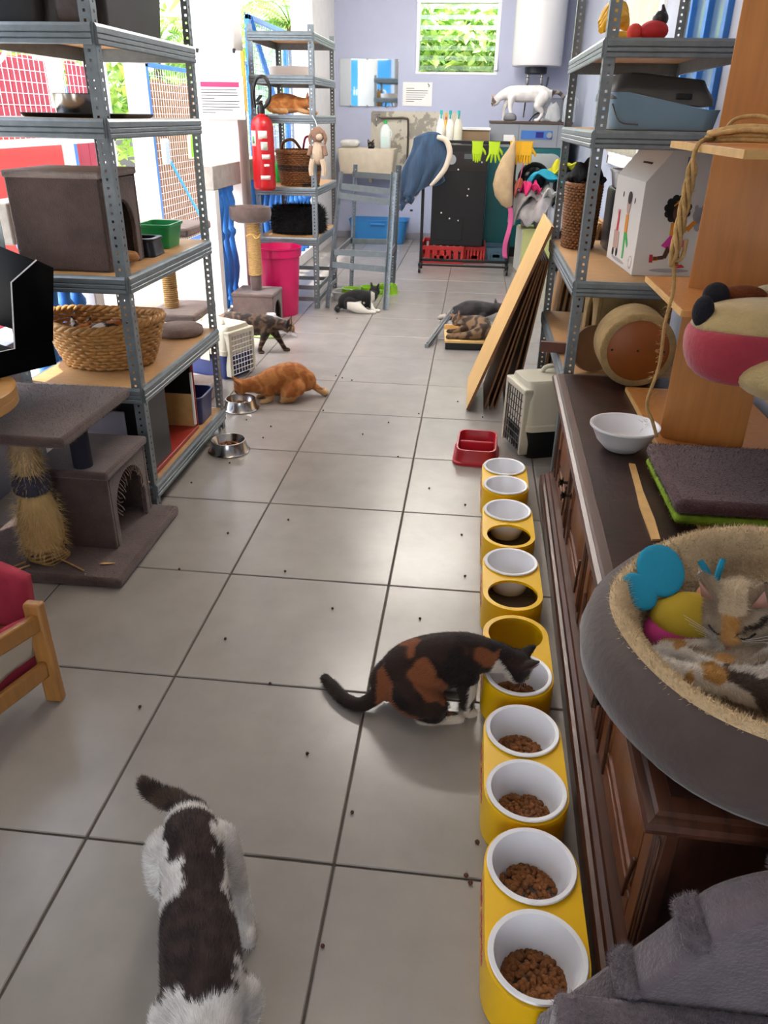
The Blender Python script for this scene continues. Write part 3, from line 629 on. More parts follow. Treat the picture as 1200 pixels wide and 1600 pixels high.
MB().tube([(.10, -.06, .37), (.10, -.06, .535)], .035, 14).build('navy_post', mat('navy felt', '20202e', .95), ct)
tg = MB().tube([(.18, -.21, .041), (.2, -.215, .046), (.235, -.2, .042)], [.003, .008, .003], 5, smooth=3, flat=(.3, 1)).build('torn_scrap', m_palew, ct)
# round stool with black box on top, mostly off to the left
st = empty('round_stool', (-.90, 1.03, 0), label='round tan wooden stool under the black box at the left edge', cat='stool')
MB().lathe([(.001, .66), (.25, .66), (.26, .668), (.26, .694), (.257, .696), (.26, .698), (.26, .722), (.25, .73), (.001, .73)], n=64).build('seat', mat('tan bent wood', 'b98a4e', .4, var=.1, vscale=8), st, ang=50)
for k in range(3):
    a = math.pi*.75+k*math.pi*.34; MB().tube([(.0+.08*math.cos(a), .08*math.sin(a), .66), (.13*math.cos(a), .13*math.sin(a), 0)], .02, 10).build('leg', mat('stool leg wood', '8a5e30', .5), st)
kb = empty('black_box', (-0.865, 1.27, 0.731), -math.radians(31), 'open black cardboard box with white liner on the round stool', 'box')
m_blk = mat('black card', '050506', .8, spec=.06); m_wedge = mat('white card', 'dcdce2', .6)
bw = .15; 
bw2 = .30
bx('base', m_blk, kb, -bw2, bw, -.20, .20, 0, .006, bevel=.001); bx('right_wall', m_blk, kb, bw-.004, bw, -.20, .20, .0, .085, bevel=.001); bx('left_wall', m_blk, kb, -bw2, -bw2+.004, -.20, .20, 0, .085, bevel=.001); bx('front_wall', m_blk, kb, -bw2, bw, -.20, -.196, 0, .085, bevel=.001)
bx('liner', m_wedge, kb, -bw2+.005, bw-.03, -.19, .10, .007, .03, bevel=.001)
lid = MB().add([(-bw2, .20, .085), (bw, .20, .085), (bw, .25, .33), (-bw2, .25, .38)], [(0, 1, 2, 3)]).build('lid', m_blk, kb, solid=.006)
MB().add([(bw, .20, .085), (bw, .25, .33), (bw-.005, .20, .36), (bw-.01, .10, .30), (bw, .06, .085)], [(0, 1, 2, 3, 4)]).build('side_flap', m_blk, kb, solid=.005)
ed = MB().tube([(bw-.002, .06, .086), (bw-.012, .10, .30), (bw-.007, .20, .36)], .0035, 4).tube([(bw-.002, -.2, .086), (bw-.002, .2, .086)], .002, 4).tube([(bw-.004, .06, .086), (bw-.004, .06, .01)], .002, 4)
ed.build('white_edging', m_wedge, kb)
# low parapet at the near left (structure)
tag(bx('wall_left_low', mat('slate blue paint', '6c7285', .7, var=.05), None, -1.235, -1.185, -3.1, 2.02, 0, .62, bevel=.004), kind='structure')
# cat tree behind the shelf unit
t3 = empty('cat_tree', (-0.87, 3.14, 0), label='pale taupe cat tree with four platforms behind the near left shelf', cat='cat tree')
m_tp2 = mat('pale taupe carpet', '8d7d76', .95, var=.14, vscale=25, bump=.5, bscale=200)
bx('base_board', m_tp2, t3, -.2, .2, -.21, .18, 0, .09, bevel=.015); sisal_post(t3, (.03, 0, .09), (.03, 0, .35), .035)
MB().lathe([(.001, .345), (.155, .345), (.17, .355), (.17, .385), (.155, .395), (.001, .395)], (0, -.05, 0), 36).build('round_platform', m_tp2, t3, ang=70)
MB().tube([(.03, 0, .395), (.03, 0, .50)], .04, 14).build('carpet_post', m_tp2, t3)
bx('square_platform', m_tp2, t3, -.23, .19, -.2, .2, .50, .545, bevel=.012); sisal_post(t3, (.0, -.02, .545), (.0, -.02, .955), .038)
bx('top_platform', m_tp2, t3, -.19, .2, -.2, .2, .955, 1.0, bevel=.012)
# slim cat tree beside the magenta bin
t4 = empty('cat_tree', (-0.885, 5.02, 0), label='slim taupe cat tree with a cup top beside the magenta bin', cat='cat tree')
cub = MB(); cw = .33
bx('house_front', m_taupe, t4, -cw/2, cw/2, -.16, -.145, .0, .25, bevel=.006); bx('house_left', m_taupe, t4, -cw/2, -cw/2+.015, -.145, .145, 0, .25, bevel=.004); bx('house_back', m_taupe, t4, -cw/2, cw/2, .145, .16, 0, .25, bevel=.006)
MB().prism(arch_poly(.29, .25, .19, .2), 'x', cw/2-.015, cw/2).build('arched_panel', m_taupe, t4, bevel=.003); bx('house_roof', m_taupe, t4, -cw/2-.006, cw/2+.006, -.166, .166, .245, .275, bevel=.01)
MB().lathe([(.045, .275), (.045, .39)], (-.005, 0, 0), 18, cap0=True, cap1=True).build('carpet_sleeve', m_taupe, t4); sp = sisal_post(t4, (-.005, 0, .39), (-.005, 0, .80), .05)
MB().tube([(-.005+.055*math.cos(a), .055*math.sin(a), .70+.01*math.sin(3*a)) for a in np.linspace(0, 6.283, 20, endpoint=False)], .007, 6, closed=True).tube([(.01, -.06, .70), (.035, -.075, .68), (.06, -.06, .695)], .004, 5, smooth=3).build('knotted_cord', m_palew, t4)
MB().lathe([(.001, .79), (.11, .79), (.155, .81), (.165, .86), (.16, .905), (.145, .90), (.135, .83), (.10, .812), (.001, .81)], (-.02, 0, 0), 36, sy=.8).build('cup_bed', m_taupe, t4, ang=80)

# ---------------------------------------------------------------- small wooden child seat with red cushion
cs = empty('child_seat', (-0.48, 0.42, 0), label='small wooden child seat with pink red cushion at the left edge', cat='chair')
m_pine = mat('varnished pine', 'a9763c', .4, var=.18, vscale=6, stretch=(6, 6, 1))
def bar(mb, a, b, w, t): 
    a, b = Vector(a), Vector(b); d = (b-a); L_ = d.length; q = d.to_track_quat('Z', 'Y').to_matrix().to_4x4(); mb.box(-w/2, w/2, -t/2, t/2, 0, L_, 0, Matrix.Translation(a) @ q); return mb
for x_, y_ in ((.172, .035), (-.36, .13)):
    bar(MB(), (x_, y_, 0), (x_+.0, y_-.005, .345), .052, .032).build('leg', m_pine, cs, bevel=.008)
for (a, b) in (((.178, .02, .285), (.08, -.27, .30)), ((.172, .02, .125), (.08, -.27, .125))): bar(MB(), a, b, .02, .055).build('side_rail', m_pine, cs, bevel=.006)
for x_, y_ in ((.08, -.28), (-.45, -.18)): bar(MB(), (x_, y_, 0), (x_, y_, .34), .045, .028).build('leg', m_pine, cs, bevel=.008)
bar(MB(), (.155, .05, .20), (-.34, .13, .20), .04, .02).build('back_rail', mat('darker pine', '8a4f25', .4, var=.15, vscale=6), cs, bevel=.005)
m_redc = mat('pink red fabric', 'a4283f', .85, var=.1, vscale=12, bump=.2); 
MB().grid(lambda u, v: (.11-.06*u+.035*v, .06-.30*u, .07+.20*v+.03*math.sin(3*u)), 10, 8).build('seat_cushion', m_redc, cs, solid=.035, ang=180)
MB().grid(lambda u, v: (.115-.05*u+.03*v, .05-.28*u, .15+.10*v+.02*math.sin(4*u)), 10, 6).build('cushion_piping', mat('cream fabric', 'cfc6b4', .9), cs, solid=.045, ang=180)
MB().grid(lambda u, v: (-.30+.40*u, .10+.03*math.sin(u*3)+.02*v, .20+(.26-.10*u)*v), 10, 10).build('back_cushion', m_redc, cs, solid=.05, ang=180)
ball = MB().ball((0, 0, .027), .027, 20, 14).build('toy_ball', mat('yellow plastic', 'd8b820', .35), loc=(-.745, .985, 0)); tag(ball, 'small yellow and red perforated ball on the floor', 'ball')
dots = MB()
for k in range(22):
    a = k*2.4; zz = 1-2*(k+.5)/22; q = math.sqrt(1-zz*zz); d = Vector((q*math.cos(a), q*math.sin(a), zz)); dots.lathe([(.001, .0005), (.0035, .0005), (.0035, -.001)], n=8, T=Matrix.Translation(Vector((0, 0, .027))+d*.0268) @ d.to_track_quat('Z', 'Y').to_matrix().to_4x4())
dots.build('holes', m_black, ball)
MB().lathe([(.0271*math.cos(a), .027+.0272*math.sin(a)) for a in np.linspace(.9, 1.57, 6)], n=20).build('red_cap', mat('red plastic', 'c22a22', .35), ball)

# ---------------------------------------------------------------- steel bowls with food on the floor
steel_bowl('steel bowl of kibble on the floor, nearer the camera', (-.35, 2.36, 0), .105, .062, 70, seed=3)
steel_bowl('steel bowl the ginger cat is eating from', (-.465, 2.99, 0), .105, .062, 60, seed=4)
# blue and cream carrier behind
def carrier(label, loc, rz, w, d, h, m_top, m_bot, split=.5):
    r = empty('pet_carrier', loc, rz, label, 'pet carrier')
    b = MB(); hs_ = h*split
    b.rings([[(x*k, y*k, z) for x, y in rrect(w, d, .04)] for k, z in ((.86, 0), (.88, .01), (1, hs_), (.96, hs_), (.85, .012))], True, True); b.build('bottom_shell', m_bot, r, bevel=.003)
    t = MB(); t.rings([[(x*k, y*(1 if z < h*.9 else .96), z) for x, y in rrect(w, d, .04)] for k, z in ((1.03, hs_-.015), (1.03, hs_+.015), (.99, hs_+.018), (.93, h*.78), (.86, h*.93), (.68, h))], False, True); t.build('top_shell', m_top, r, bevel=.004)
    t = MB()
    for x_ in (-.22, .22): t.box(w*x_-.03, w*x_+.03, -d*.2, d*.2, h*.955, h*.995)
    t.build('lid_rib', m_top, r, bevel=.01)
    MB().tube([(-.05, -.1, h), (-.04, -.07, h+.03), (-.04, .07, h+.03), (-.05, .1, h)], .012, 8, smooth=3).build('handle', m_top, r)
    g = MB(); y_ = -d/2-.012
    for k in range(8): xx = -w*.36+w*.72*k/7; g.tube([(xx, y_, h*.1), (xx, y_+.004, h*.84)], .0025, 5)
    for k in range(9): zz = h*.1+h*.74*k/8; g.tube([(-w*.36, y_, zz), (w*.36, y_, zz)], .0025, 5)
    g.build('wire_door', m_blackm if m_bot == m_black else m_wht, r)
    fr_ = MB(); fr_.box(-w*.44, -w*.36, y_-.004, -d/2+.03, h*.06, h*.9).box(w*.36, w*.44, y_-.004, -d/2+.03, h*.06, h*.9).box(-w*.44, w*.44, y_-.004, -d/2+.03, h*.84, h*.92); fr_.build('door_frame', m_top, r, bevel=.006)
    for s_ in (-1, 1):
        MB().box(s_*w*.5-.008, s_*w*.5+.012*s_+.006, -.05, .03, hs_-.06, hs_+.03).build('clip', m_top, r, bevel=.004)
    return r
m_cream = mat('cream plastic', 'c9c4b0', .4); m_navy = mat('navy blue plastic', '1c2f6b', .35)
carrier('cream and navy pet carrier behind the ginger cat', (-.80, 3.68, 0), 1.15, .28, .38, .34, m_cream, m_navy, .52)
carrier('beige pet carrier with black base at the end of the wooden sideboard', (1.33, 2.66, 0), -1.25, .30, .48, .40, m_cream, m_black, .42)
# magenta bin and clear bag
mg = MB().lathe([(.155, 0), (.157, .005), (.182, .48), (.195, .485), (.197, .545), (.205, .55), (.205, .56), (.193, .56), (.186, .49), (.178, .47), (.15, .012), (.001, .012)], n=48, cap0=True).build('waste_bin', mat('magenta plastic', 'd0135f', .3), loc=(-.80, 5.42, 0), ang=50); tag(mg, 'tall magenta plastic bin in front of the far left shelf', 'bin')
m_film = mat('clear plastic film', 'e6e8ea', .12, trans=.35, alpha=.55)
bg_ = MB(); rg = random.Random(3)
bg_.grid(lambda u, v: (.30*(u-.5)*(1.2-.5*v)+.015*math.sin(19*u+3*v), .10*math.sin(u*3.1)*math.cos(v*4)+.012*math.sin(23*v+9*u), .20*v*(.6+.4*math.sin(math.pi*u))+.008*math.sin(31*u)*math.cos(17*v)), 18, 14)
bgo = bg_.build('plastic_bag', m_film, loc=(-.66, 4.62, .003), solid=.001, ang=180); tag(bgo, 'crumpled clear plastic bag on the floor behind the walking cat', 'bag')
MB().grid(lambda u, v: (.06-.25*u, -.06+.03*v+.01*math.sin(9*u), .004+.02*v), 8, 3).build('printed_edge', mat('green print', '7f9a4a', .5), bgo, solid=.001)
# fire extinguisher on the column
fe = empty('fire_extinguisher', (-.90, 5.50, .985), label='red fire extinguisher with black hose hung beside the column', cat='fire extinguisher')
m_fred = mat('extinguisher red', 'b3161c', .3)
MB().lathe([(.001, 0), (.07, 0), (.087, .012), (.09, .03), (.09, .46), (.083, .50), (.06, .535), (.028, .55), (.028, .57), (.001, .57)], n=40).build('cylinder', m_fred, fe, ang=50)
MB().lathe([(.03, .56), (.03, .60), (.018, .62), (.018, .635), (.001, .635)], n=16).obox((.0, -.045, .635), (.026, .13, .012), (.18, 0, 0)).obox((0, -.05, .665), (.026, .14, .01), (.3, 0, 0)).build('valve', m_black, fe, bevel=.003)
MB().tube([(-.05, 0, .60), (-.055, -.01, .70), (-.02, -.015, .80), (.045, -.015, .81), (.08, -.01, .74), (.072, -.02, .65), (.03, -.03, .60)], .013, 10, smooth=6).build('hose', m_black, fe)
MB().box(-.022, .022, .085, .141, .50, .54).box(-.03, .03, .08, .092, .40, .55).build('wall_bracket', m_blackm, fe)
lb = MB()
for (a0, a1, z0, z1) in ((-2.6, -1.95, .33, .44), (-1.5, -.9, .30, .36), (-1.7, -1.35, .38, .44), (-1.35, -.9, .385, .44), (-1.45, -.7, .235, .27), (-1.3, -.8, .18, .2), (-1.65, -.75, .085, .115)):
    lb.grid(lambda u, v: (.0905*math.cos(a0+(a1-a0)*u), .0905*math.sin(a0+(a1-a0)*u), z0+(z1-z0)*v), 6, 1)
lb.build('labels', mat('label cream', 'e8d9cf', .6), fe, solid=.0006)
lb = MB()
for i in range(5):
    a0 = -1.3; a1 = -.85-.07*(i % 2); z0 = .310+i*.009
    lb.grid(lambda u, v: (.0915*math.cos(a0+(a1-a0)*u), .0915*math.sin(a0+(a1-a0)*u), z0+.003*v), 5, 1)
lb.grid(lambda u, v: (.0915*math.cos(-2.4+.3*u), .0915*math.sin(-2.4+.3*u), .35+.05*v), 4, 1); lb.build('label_print', mat('label green', '4f8f5a', .6), fe, solid=.0004)
# notice board
nbd = empty('notice_board', (-1.215, 5.49, 1.50), label='white notice sheets on an orange backed board on the column', cat='notice')
bx('backing', mat('ochre card', 'd9a441', .7), nbd, -.21, .205, -.004, .012, .06, .47, bevel=.002); bx('sheet', m_paper, nbd, -.20, .18, -.008, -.004, .24, .47, bevel=0); bx('sheet', m_paper, nbd, -.19, .19, -.012, -.008, .0, .30, bevel=0)
bx('heading_bar', mat('raspberry print', 'b8305f', .7), nbd, -.155, .155, -.0135, -.012, .225, .26, bevel=0)
tx = MB(); rg = random.Random(5)
for k in range(9):
    tx.box(-.155, -.155+.31*(.35 if k in (3, 8) else rg.uniform(.8, 1)), -.0133, -.012, .203-.020*k, .210-.020*k)
tx.build('text_lines', m_ink, nbd, smooth=False)
for x_ in (-.17, .12): bx('clip', m_blackm, nbd, x_, x_+.02, -.016, .014, .455, .485)
# ---------------------------------------------------------------- dark wooden sideboard along the right
SBZ = 0.565
sb = empty('sideboard', (1.16, -0.29, 0), -0.021, 'long dark carved wooden sideboard along the right side', 'sideboard')
LS, DS = 2.43, 0.62
m_door = mat('carved brown door wood', '744322', .36, var=.3, vscale=4, stretch=(6, 6, .8), bump=.06, bscale=40)
def ringrect(i0, z, i1=None): i = i0; return [(i, i, z), (DS-.01, i, z), (DS-.01, LS-i, z), (i, LS-i, z)]
t = MB(); t.rings([ringrect(i, z) for i, z in ((.06, .49), (.03, .50), (.03, .508), (.012, .516), (.002, .528), (0, .538), (.004, .548), (.016, .552), (.016, .556), (.022, .560), (.05, .5645))]); t.build('moulded_top', m_dark, sb, ang=20)
bx('top_panel', m_darktop, sb, .045, DS-.02, .05, LS-.05, .555, SBZ, bevel=0)
p = MB(); p.rings([ringrect(i, z) for i, z in ((.0, 0), (.0, .062), (.006, .07), (.016, .073), (.020, .085), (.032, .092), (.036, .10), (.06, .102))]); p.build('plinth', m_dark, sb, ang=20)
bx('carcass', m_dark, sb, .075, DS-.02, .065, LS-.065, .10, .50, bevel=.002)
nd = 4; y0 = .075; dw = (LS-.15)/nd
for k in range(5):
    yc = y0+dw*k; q = MB(); wpl = .05
    q.box(.052, .078, yc-wpl/2, yc+wpl/2, .10, .49)
    for j in (-1, 0, 1): q.box(.047, .053, yc+j*.014-.004, yc+j*.014+.004, .14, .45)
    q.build('pilaster', m_dark, sb, bevel=.003)
for k in range(nd):
    ya, yb = y0+dw*k+.03, y0+dw*(k+1)-.03; yc = (ya+yb)/2; w = yb-ya; za, zb = .108, .485
    d = MB(); st = .055
    d.box(.056, .076, ya, ya+st, za, zb).box(.056, .076, yb-st, yb, za, zb).box(.056, .076, ya+st, yb-st, za, za+st).box(.056, .076, ya+st, yb-st, zb-st, zb).box(.068, .078, ya+st-.002, yb-st+.002, za+st-.002, zb-st+.002)
    dro = d.build('door', m_door, sb, bevel=.004)
    def cath(s_, k2): # cathedral outline, shrunk by s_
        a, b = ya+st+.012+s_, yb-st-.012-s_; zt = zb-st-.05; o_ = [(a, za+st+.012+s_), (b, za+st+.012+s_), (b, zt-s_)]
        for i in range(1, 9): tt = i/9; o_.append((b+(a-b)*tt, zt-s_+.042*math.sin(math.pi*tt)**1.5))
        return o_+[(a, zt-s_)]
    q = MB(); q.rings([[(x_, u, v) for u, v in cath(s_, 0)] for s_, x_ in ((0, .068), (.004, .060), (.010, .060), (.014, .066), (.022, .066), (.045, .058))], False, True); q.build('raised_panel', m_door, dro, ang=25)
    for s_ in (-1, 1):
        MB().prism([(yc+s_*(w/2-.085), za+.02), (yc+s_*(w/2-.06), za+.16), (yc+s_*(w/2-.07), za+.16), (yc+s_*(w/2-.095), za+.02)], 'x', .050, .058).build('carved_bevel', m_dark, dro, bevel=.002)
    hs_ = 1 if k % 2 == 0 else -1; hy = (yb-.028 if hs_ > 0 else ya+.028)
    h = MB(); h.lathe([(.012, 0), (.014, .003), (.006, .006), (.005, .02), (.011, .026), (.013, .034), (.006, .04), (.001, .041)], n=12, T=Matrix.Translation((.056, hy, .30)) @ Euler((0, -math.pi/2, 0)).to_matrix().to_4x4())
    for j in range(5):
        a = j*2*math.pi/5; h.tube([(.020+.012*(j % 2), hy+.009*math.cos(a+b), .30+.03*math.sin(a)*.4+.009*math.sin(a+b)) for b in np.linspace(0, 6.283, 10, endpoint=False)], .0022, 5, closed=True)
    h.build('ornate_handle', mat('blackened brass', '2b2118', .4, .7), dro)
ws = MB().prism([(-.012, 0), (.010, .005), (.013, .12), (.008, .30), (.012, .50), (-.006, .505), (-.010, .34), (-.016, .2)], 'z', 0, .006).build('wood_strip', m_palew, loc=(1.355, .63, SBZ+.0005)); ws.rotation_euler = (0, 0, -.04); tag(ws, 'loose splintered pale wood strip lying on the sideboard', 'wood strip')
# white bowl
wbw = MB().lathe([(.001, .001), (.045, .001), (.055, .004), (.085, .035), (.106, .078), (.113, .082), (.113, .088), (.106, .088), (.10, .078), (.08, .04), (.05, .012), (.001, .01)], n=56).build('bowl', m_wht, loc=(1.365, 1.265, SBZ+.001), ang=60); tag(wbw, 'white plastic bowl standing empty on the sideboard', 'bowl')

# ---------------------------------------------------------------- wooden cat climbing frame on the sideboard
cf = empty('climbing_frame', (1.70, 1.2, SBZ+.001), label='orange wooden cat climbing frame with plank and shelves on the sideboard', cat='climbing frame')
bx('base_board', m_orangew, cf, -.215, .24, -.86, .70, 0, .018, bevel=.002)
bx('base_edge', m_palew, cf, -.219, -.215, -.86, .70, 0.0005, .0175, bevel=0)
pk = MB(); pk.prism(rrect(.26, 1.9, .02, 4, 0, .95), 'y', -.009, .009); pk = pk.build('upright_plank', m_orangew, cf, bevel=.002); pk.location = (-.075, .105, .0185); pk.rotation_euler = (0, 0, math.radians(-22))
def fshelf(x0, x1, ya, yb, z):
    o_ = bx('shelf', m_orangew, cf, x0, x1, ya, yb, z-.018, z, bevel=.001); MB().box(x0-.003, x0, ya, yb, z-.0175, z-.0005).box(x0, x1, ya-.003, ya, z-.0175, z-.0005).build('shelf_edge', m_palew, o_, smooth=False); return o_
fshelf(-.335, .20, -.60, .08, 1.494-SBZ); fshelf(-.29, -.05, -.19, .33, 1.083-SBZ); fshelf(-.073, .26, -.55, -.10, .905-SBZ)
# lime + taupe pads
m_limef = mat('lime plush', '86a526', .95, var=.2, vscale=40, bump=.5)
lp = MB().box(-.19, .22, -.21, .2, 0, .028).build('plush_pad', m_limef, loc=(1.60, .905, SBZ+.020), bevel=.012); tag(lp, 'lime green plush pad under the brown one', 'pad'); fibre(lp, 4000, .009, .0014, m_limef, seed=5, face_ok=lambda p, n: n[2] < .5)
m_bpl = mat('brown plush', '5d4143', .95, var=.2, vscale=30, bump=.5, bscale=180, sheen=.3)
tpd = MB().box(-.195, .22, -.215, .205, 0, .042).build('plush_pad', m_bpl, loc=(1.60, .905, SBZ+.051), bevel=.016); tag(tpd, 'thick brown plush pad lying on the climbing frame base', 'pad'); fibre(tpd, 16000, .011, .0013, m_bpl, stand=.55, lay=(.3, -.5, 0), seed=6)
# red and cream bun-shaped cat bed
bn = empty('bun_cat_bed', (1.590, .86, .9065), label='cream and red plush bun-shaped cat bed on the climbing frame', cat='cat bed')
m_crpl = mat('cream plush', 'c3ac78', .95, var=.15, vscale=14, bump=.4, bscale=150, sheen=.3); m_repl = mat('red plush', 'a93444', .9, var=.12, vscale=18, bump=.3, sheen=.3)
def bun(z0, h, rx, ry, dx, up=True):
    m_ = MB(); R = []
    for i in range(9):
        a = math.pi/2*i/8; k = math.cos(a)**.55 if i < 8 else .02; z_ = z0+(h*math.sin(a) if up else -h*math.sin(a)+h*0)
        R.append([(dx+rx*k*math.copysign(abs(math.cos(b))**.8, math.cos(b)), ry*k*math.copysign(abs(math.sin(b))**.8, math.sin(b)), z_) for b in np.linspace(0, 2*math.pi, 32, endpoint=False)])
    m_.rings(R); return m_
MB().ball((.115, -.085, .075), (.205, .13, .074), 32, 16).build('lower_bun', m_crpl, bn, ang=180)
rd = MB(); rd.rings([[(.05+x*k, y*k, z) for x, y in rrect(.50, .25, .11)] for k, z in ((.80, .035), (.92, .06), (1, .11), (1, .15), (.97, .172), (.9, .18))]); rd.build('red_filling', m_repl, bn, ang=80, subsurf=1)
bun(.172, .07, .245, .118, .055).build('upper_bun', m_crpl, bn, ang=180)
for i, (x_, y_, z_, rx_, rz2) in enumerate(((-.175, -.02, .212, .026, .04), (-.125, .07, .235, .034, .034))):
    o = MB().ball((0, 0, 0), (rx_, .03, rz2), 18, 12).build('pompom', mat('navy fleece', '14141f', .95, bump=.6, bscale=160), bn, loc=(x_, y_, z_), ang=180)
MB().ball((-.05, .09, .238), (.06, .03, .022), 18, 10).build('rust_trim', mat('rust fleece', '7a3c18', .95, bump=.8, bscale=120), bn, ang=180)
MB().ball((.07, .10, .25), (.09, .03, .016), 18, 10).build('torn_lining', mat('ivory wadding', 'cbbf9c', .95, bump=.6), bn, ang=180)
# rope
rp = empty('sisal_rope', (1.45, 1.12, 1.495), label='sisal rope coiled on the top climbing shelf and hanging down', cat='rope')
cl = MB(); rg = random.Random(11)
for k in range(9):
    a0 = rg.uniform(-.025, .025); cl.tube([(-.065, -.13+a0, .008+.002*k), (.0, -.19+a0, .012+.0035*k), (.08, -.27+a0, .012+.003*k), (.2, -.36+a0, .010+.003*k)], .0062, 6, smooth=6)
cl.tube([(-.03, -.13, .015), (.0, -.10, .055), (.06, -.14, .06), (.08, -.2, .02)], .005, 6, smooth=6); cl.build('coil', m_sisal, rp, ang=180)
hg = MB()
for k in range(4):
    ph = k*1.6; pts = [(-.055, -.15, .012), (-.09, -.165, .004), (-.1, -.17, -.03)]
    for i in range(7): z_ = -.06-.032*i; pts.append((-.098+.009*math.cos(i*1.1+ph)-.001*i, -.17+.011*math.sin(i*1.1+ph), z_))
    pts += [(-.108, -.17, -.272-.005*k)]; hg.tube(pts, .0056, 6, smooth=4)
hg.tube([(-.108, -.17, -.272), (-.085, -.175, -.265), (-.08, -.17, -.22)], .0055, 6, smooth=4); hg.build('hanging_bundle', m_sisal, rp, ang=180)
sg = MB().tube([(-.105, -.17, -.27), (-.09, -.17, -.34), (-.095, -.17, -.44), (-.09, -.17, -.55), (-.105, -.17, -.66), (-.082, -.17, -.71), (-.06, -.17, -.76)], .0048, 6, smooth=5); sg.build('single_strand', m_sisal, rp, ang=180)
fz = MB()
for k in range(260):
    t_ = rg.random(); c_ = Vector((-.097+rg.uniform(-.01, .01), -.17, .0-.74*t_)); a = rg.random()*6.28; d_ = Vector((math.cos(a), math.sin(a), rg.uniform(-1, 1)))*rg.uniform(.008, .02); s_ = Vector((0, .0006, .0006)); fz.add([c_-s_, c_+s_, c_+d_], [(0, 1, 2)])
fz.build('loose_fibre', m_sisal, rp, smooth=False, kind='stuff')
# carpet barrel and cat house at the far end
m_beige = mat('beige carpet', 'a0865a', .95, var=.18, vscale=20, bump=.5, bscale=180)
bl = empty('carpet_barrel', (1.505, 1.99, SBZ+.0195), label='beige carpet barrel with orange wooden disc end on the sideboard', cat='cat house')
Ty = Matrix.Translation((0, 0, .148)) @ Euler((math.pi/2, 0, 0)).to_matrix().to_4x4()
MB().lathe([(.12, .095), (.142, .095), (.148, .085), (.148, -.09), (.14, -.098), (.001, -.098)], n=44, T=Ty).build('shell', m_beige, bl, ang=60)
MB().lathe([(.12, .07), (.122, .09), (.118, .093), (.001, .093)], n=44, T=Ty).build('wooden_disc', mat('orange plywood', '8f4d1a', .45, var=.12, vscale=6), bl, ang=50)
for x_ in (-.10, 0, .10): MB().lathe([(.001, .0955), (.004, .0955), (.005, .093)], n=8, T=Ty @ Matrix.Translation((x_, 0, 0))).build('screw', m_blackm, bl)
ho = empty('carpet_cat_house', (1.55, 2.50, .546), label='beige carpet cat house with arched opening on the right shelf', cat='cat house')
MB().prism(arch_poly(.40, .33, .2, .27), 'x', -.16, -.14).build('arched_panel', m_beige, ho, bevel=.004); bx('front_panel', m_beige, ho, -.14, .16, -.20, -.18, 0, .33); bx('back_panel', m_beige, ho, -.14, .16, .18, .20, 0, .33); bx('roof_panel', m_beige, ho, -.165, .17, -.205, .205, .33, .35, bevel=.008); bx('side_panel', m_beige, ho, .14, .16, -.18, .18, 0, .33)
dk = MB().lathe([(.001, -.012), (.10, -.012), (.10, .012), (.001, .012)], n=36, T=Matrix.Translation((0, 0, .099)) @ Euler((math.radians(78), 0, .3)).to_matrix().to_4x4()).build('wooden_disc', mat('brown disc', '7d5433', .6, var=.2, vscale=8), loc=(1.385, 2.235, .547)); tag(dk, 'brown round board leaning beside the carpet barrel', 'board')
mo = MB().prism([(-.02, 0), (.03, 0), (.03, .03), (.02, .045), (0, .05), (-.02, .05)], 'x', 0, .33).build('wood_moulding', mat('red brown moulding', '5e3322', .45, var=.15), loc=(1.185, 2.52, .549), bevel=.003); mo.rotation_euler = (0, 0, -.12); tag(mo, 'short dark wood moulding sticking out of the right shelf', 'wood moulding')

# ---------------------------------------------------------------- things on the right shelf unit
CZ = .946
ca = empty('illustrated_carton', (1.520, 2.338, CZ), .07, 'white carton printed with children and pets, sloping coin slot top', 'box')
m_cart = mat('white carton', 'd6d3cf', .65); Wc, Dc, Hc, Hb = .255, .50, .372, .50
V = [(0, 0, 0), (Wc, 0, 0), (Wc, Dc, 0), (0, Dc, 0), (0, 0, Hc), (.10, 0, Hb), (Wc, 0, Hb), (Wc, Dc, Hb), (.10, Dc, Hb), (0, Dc, Hc)]
MB().add(V, [(3, 2, 1, 0), (0, 1, 6, 5, 4), (1, 2, 7, 6), (2, 3, 9, 8, 7), (3, 0, 4, 9), (4, 5, 8, 9), (5, 6, 7, 8)]).build('carton_body', m_cart, ca, bevel=.002, smooth=False)
MB().obox((.05, .2, Hc+(Hb-Hc)*.5+.001), (.008, .14, .004), (0, -math.atan2(Hb-Hc, .1), 0)).build('coin_slot', m_black, ca)
MB().box(.155, .168, -.0015, 0, .31, .47).build('blue_slot', mat('denim print', '3f5f9a', .6), ca)
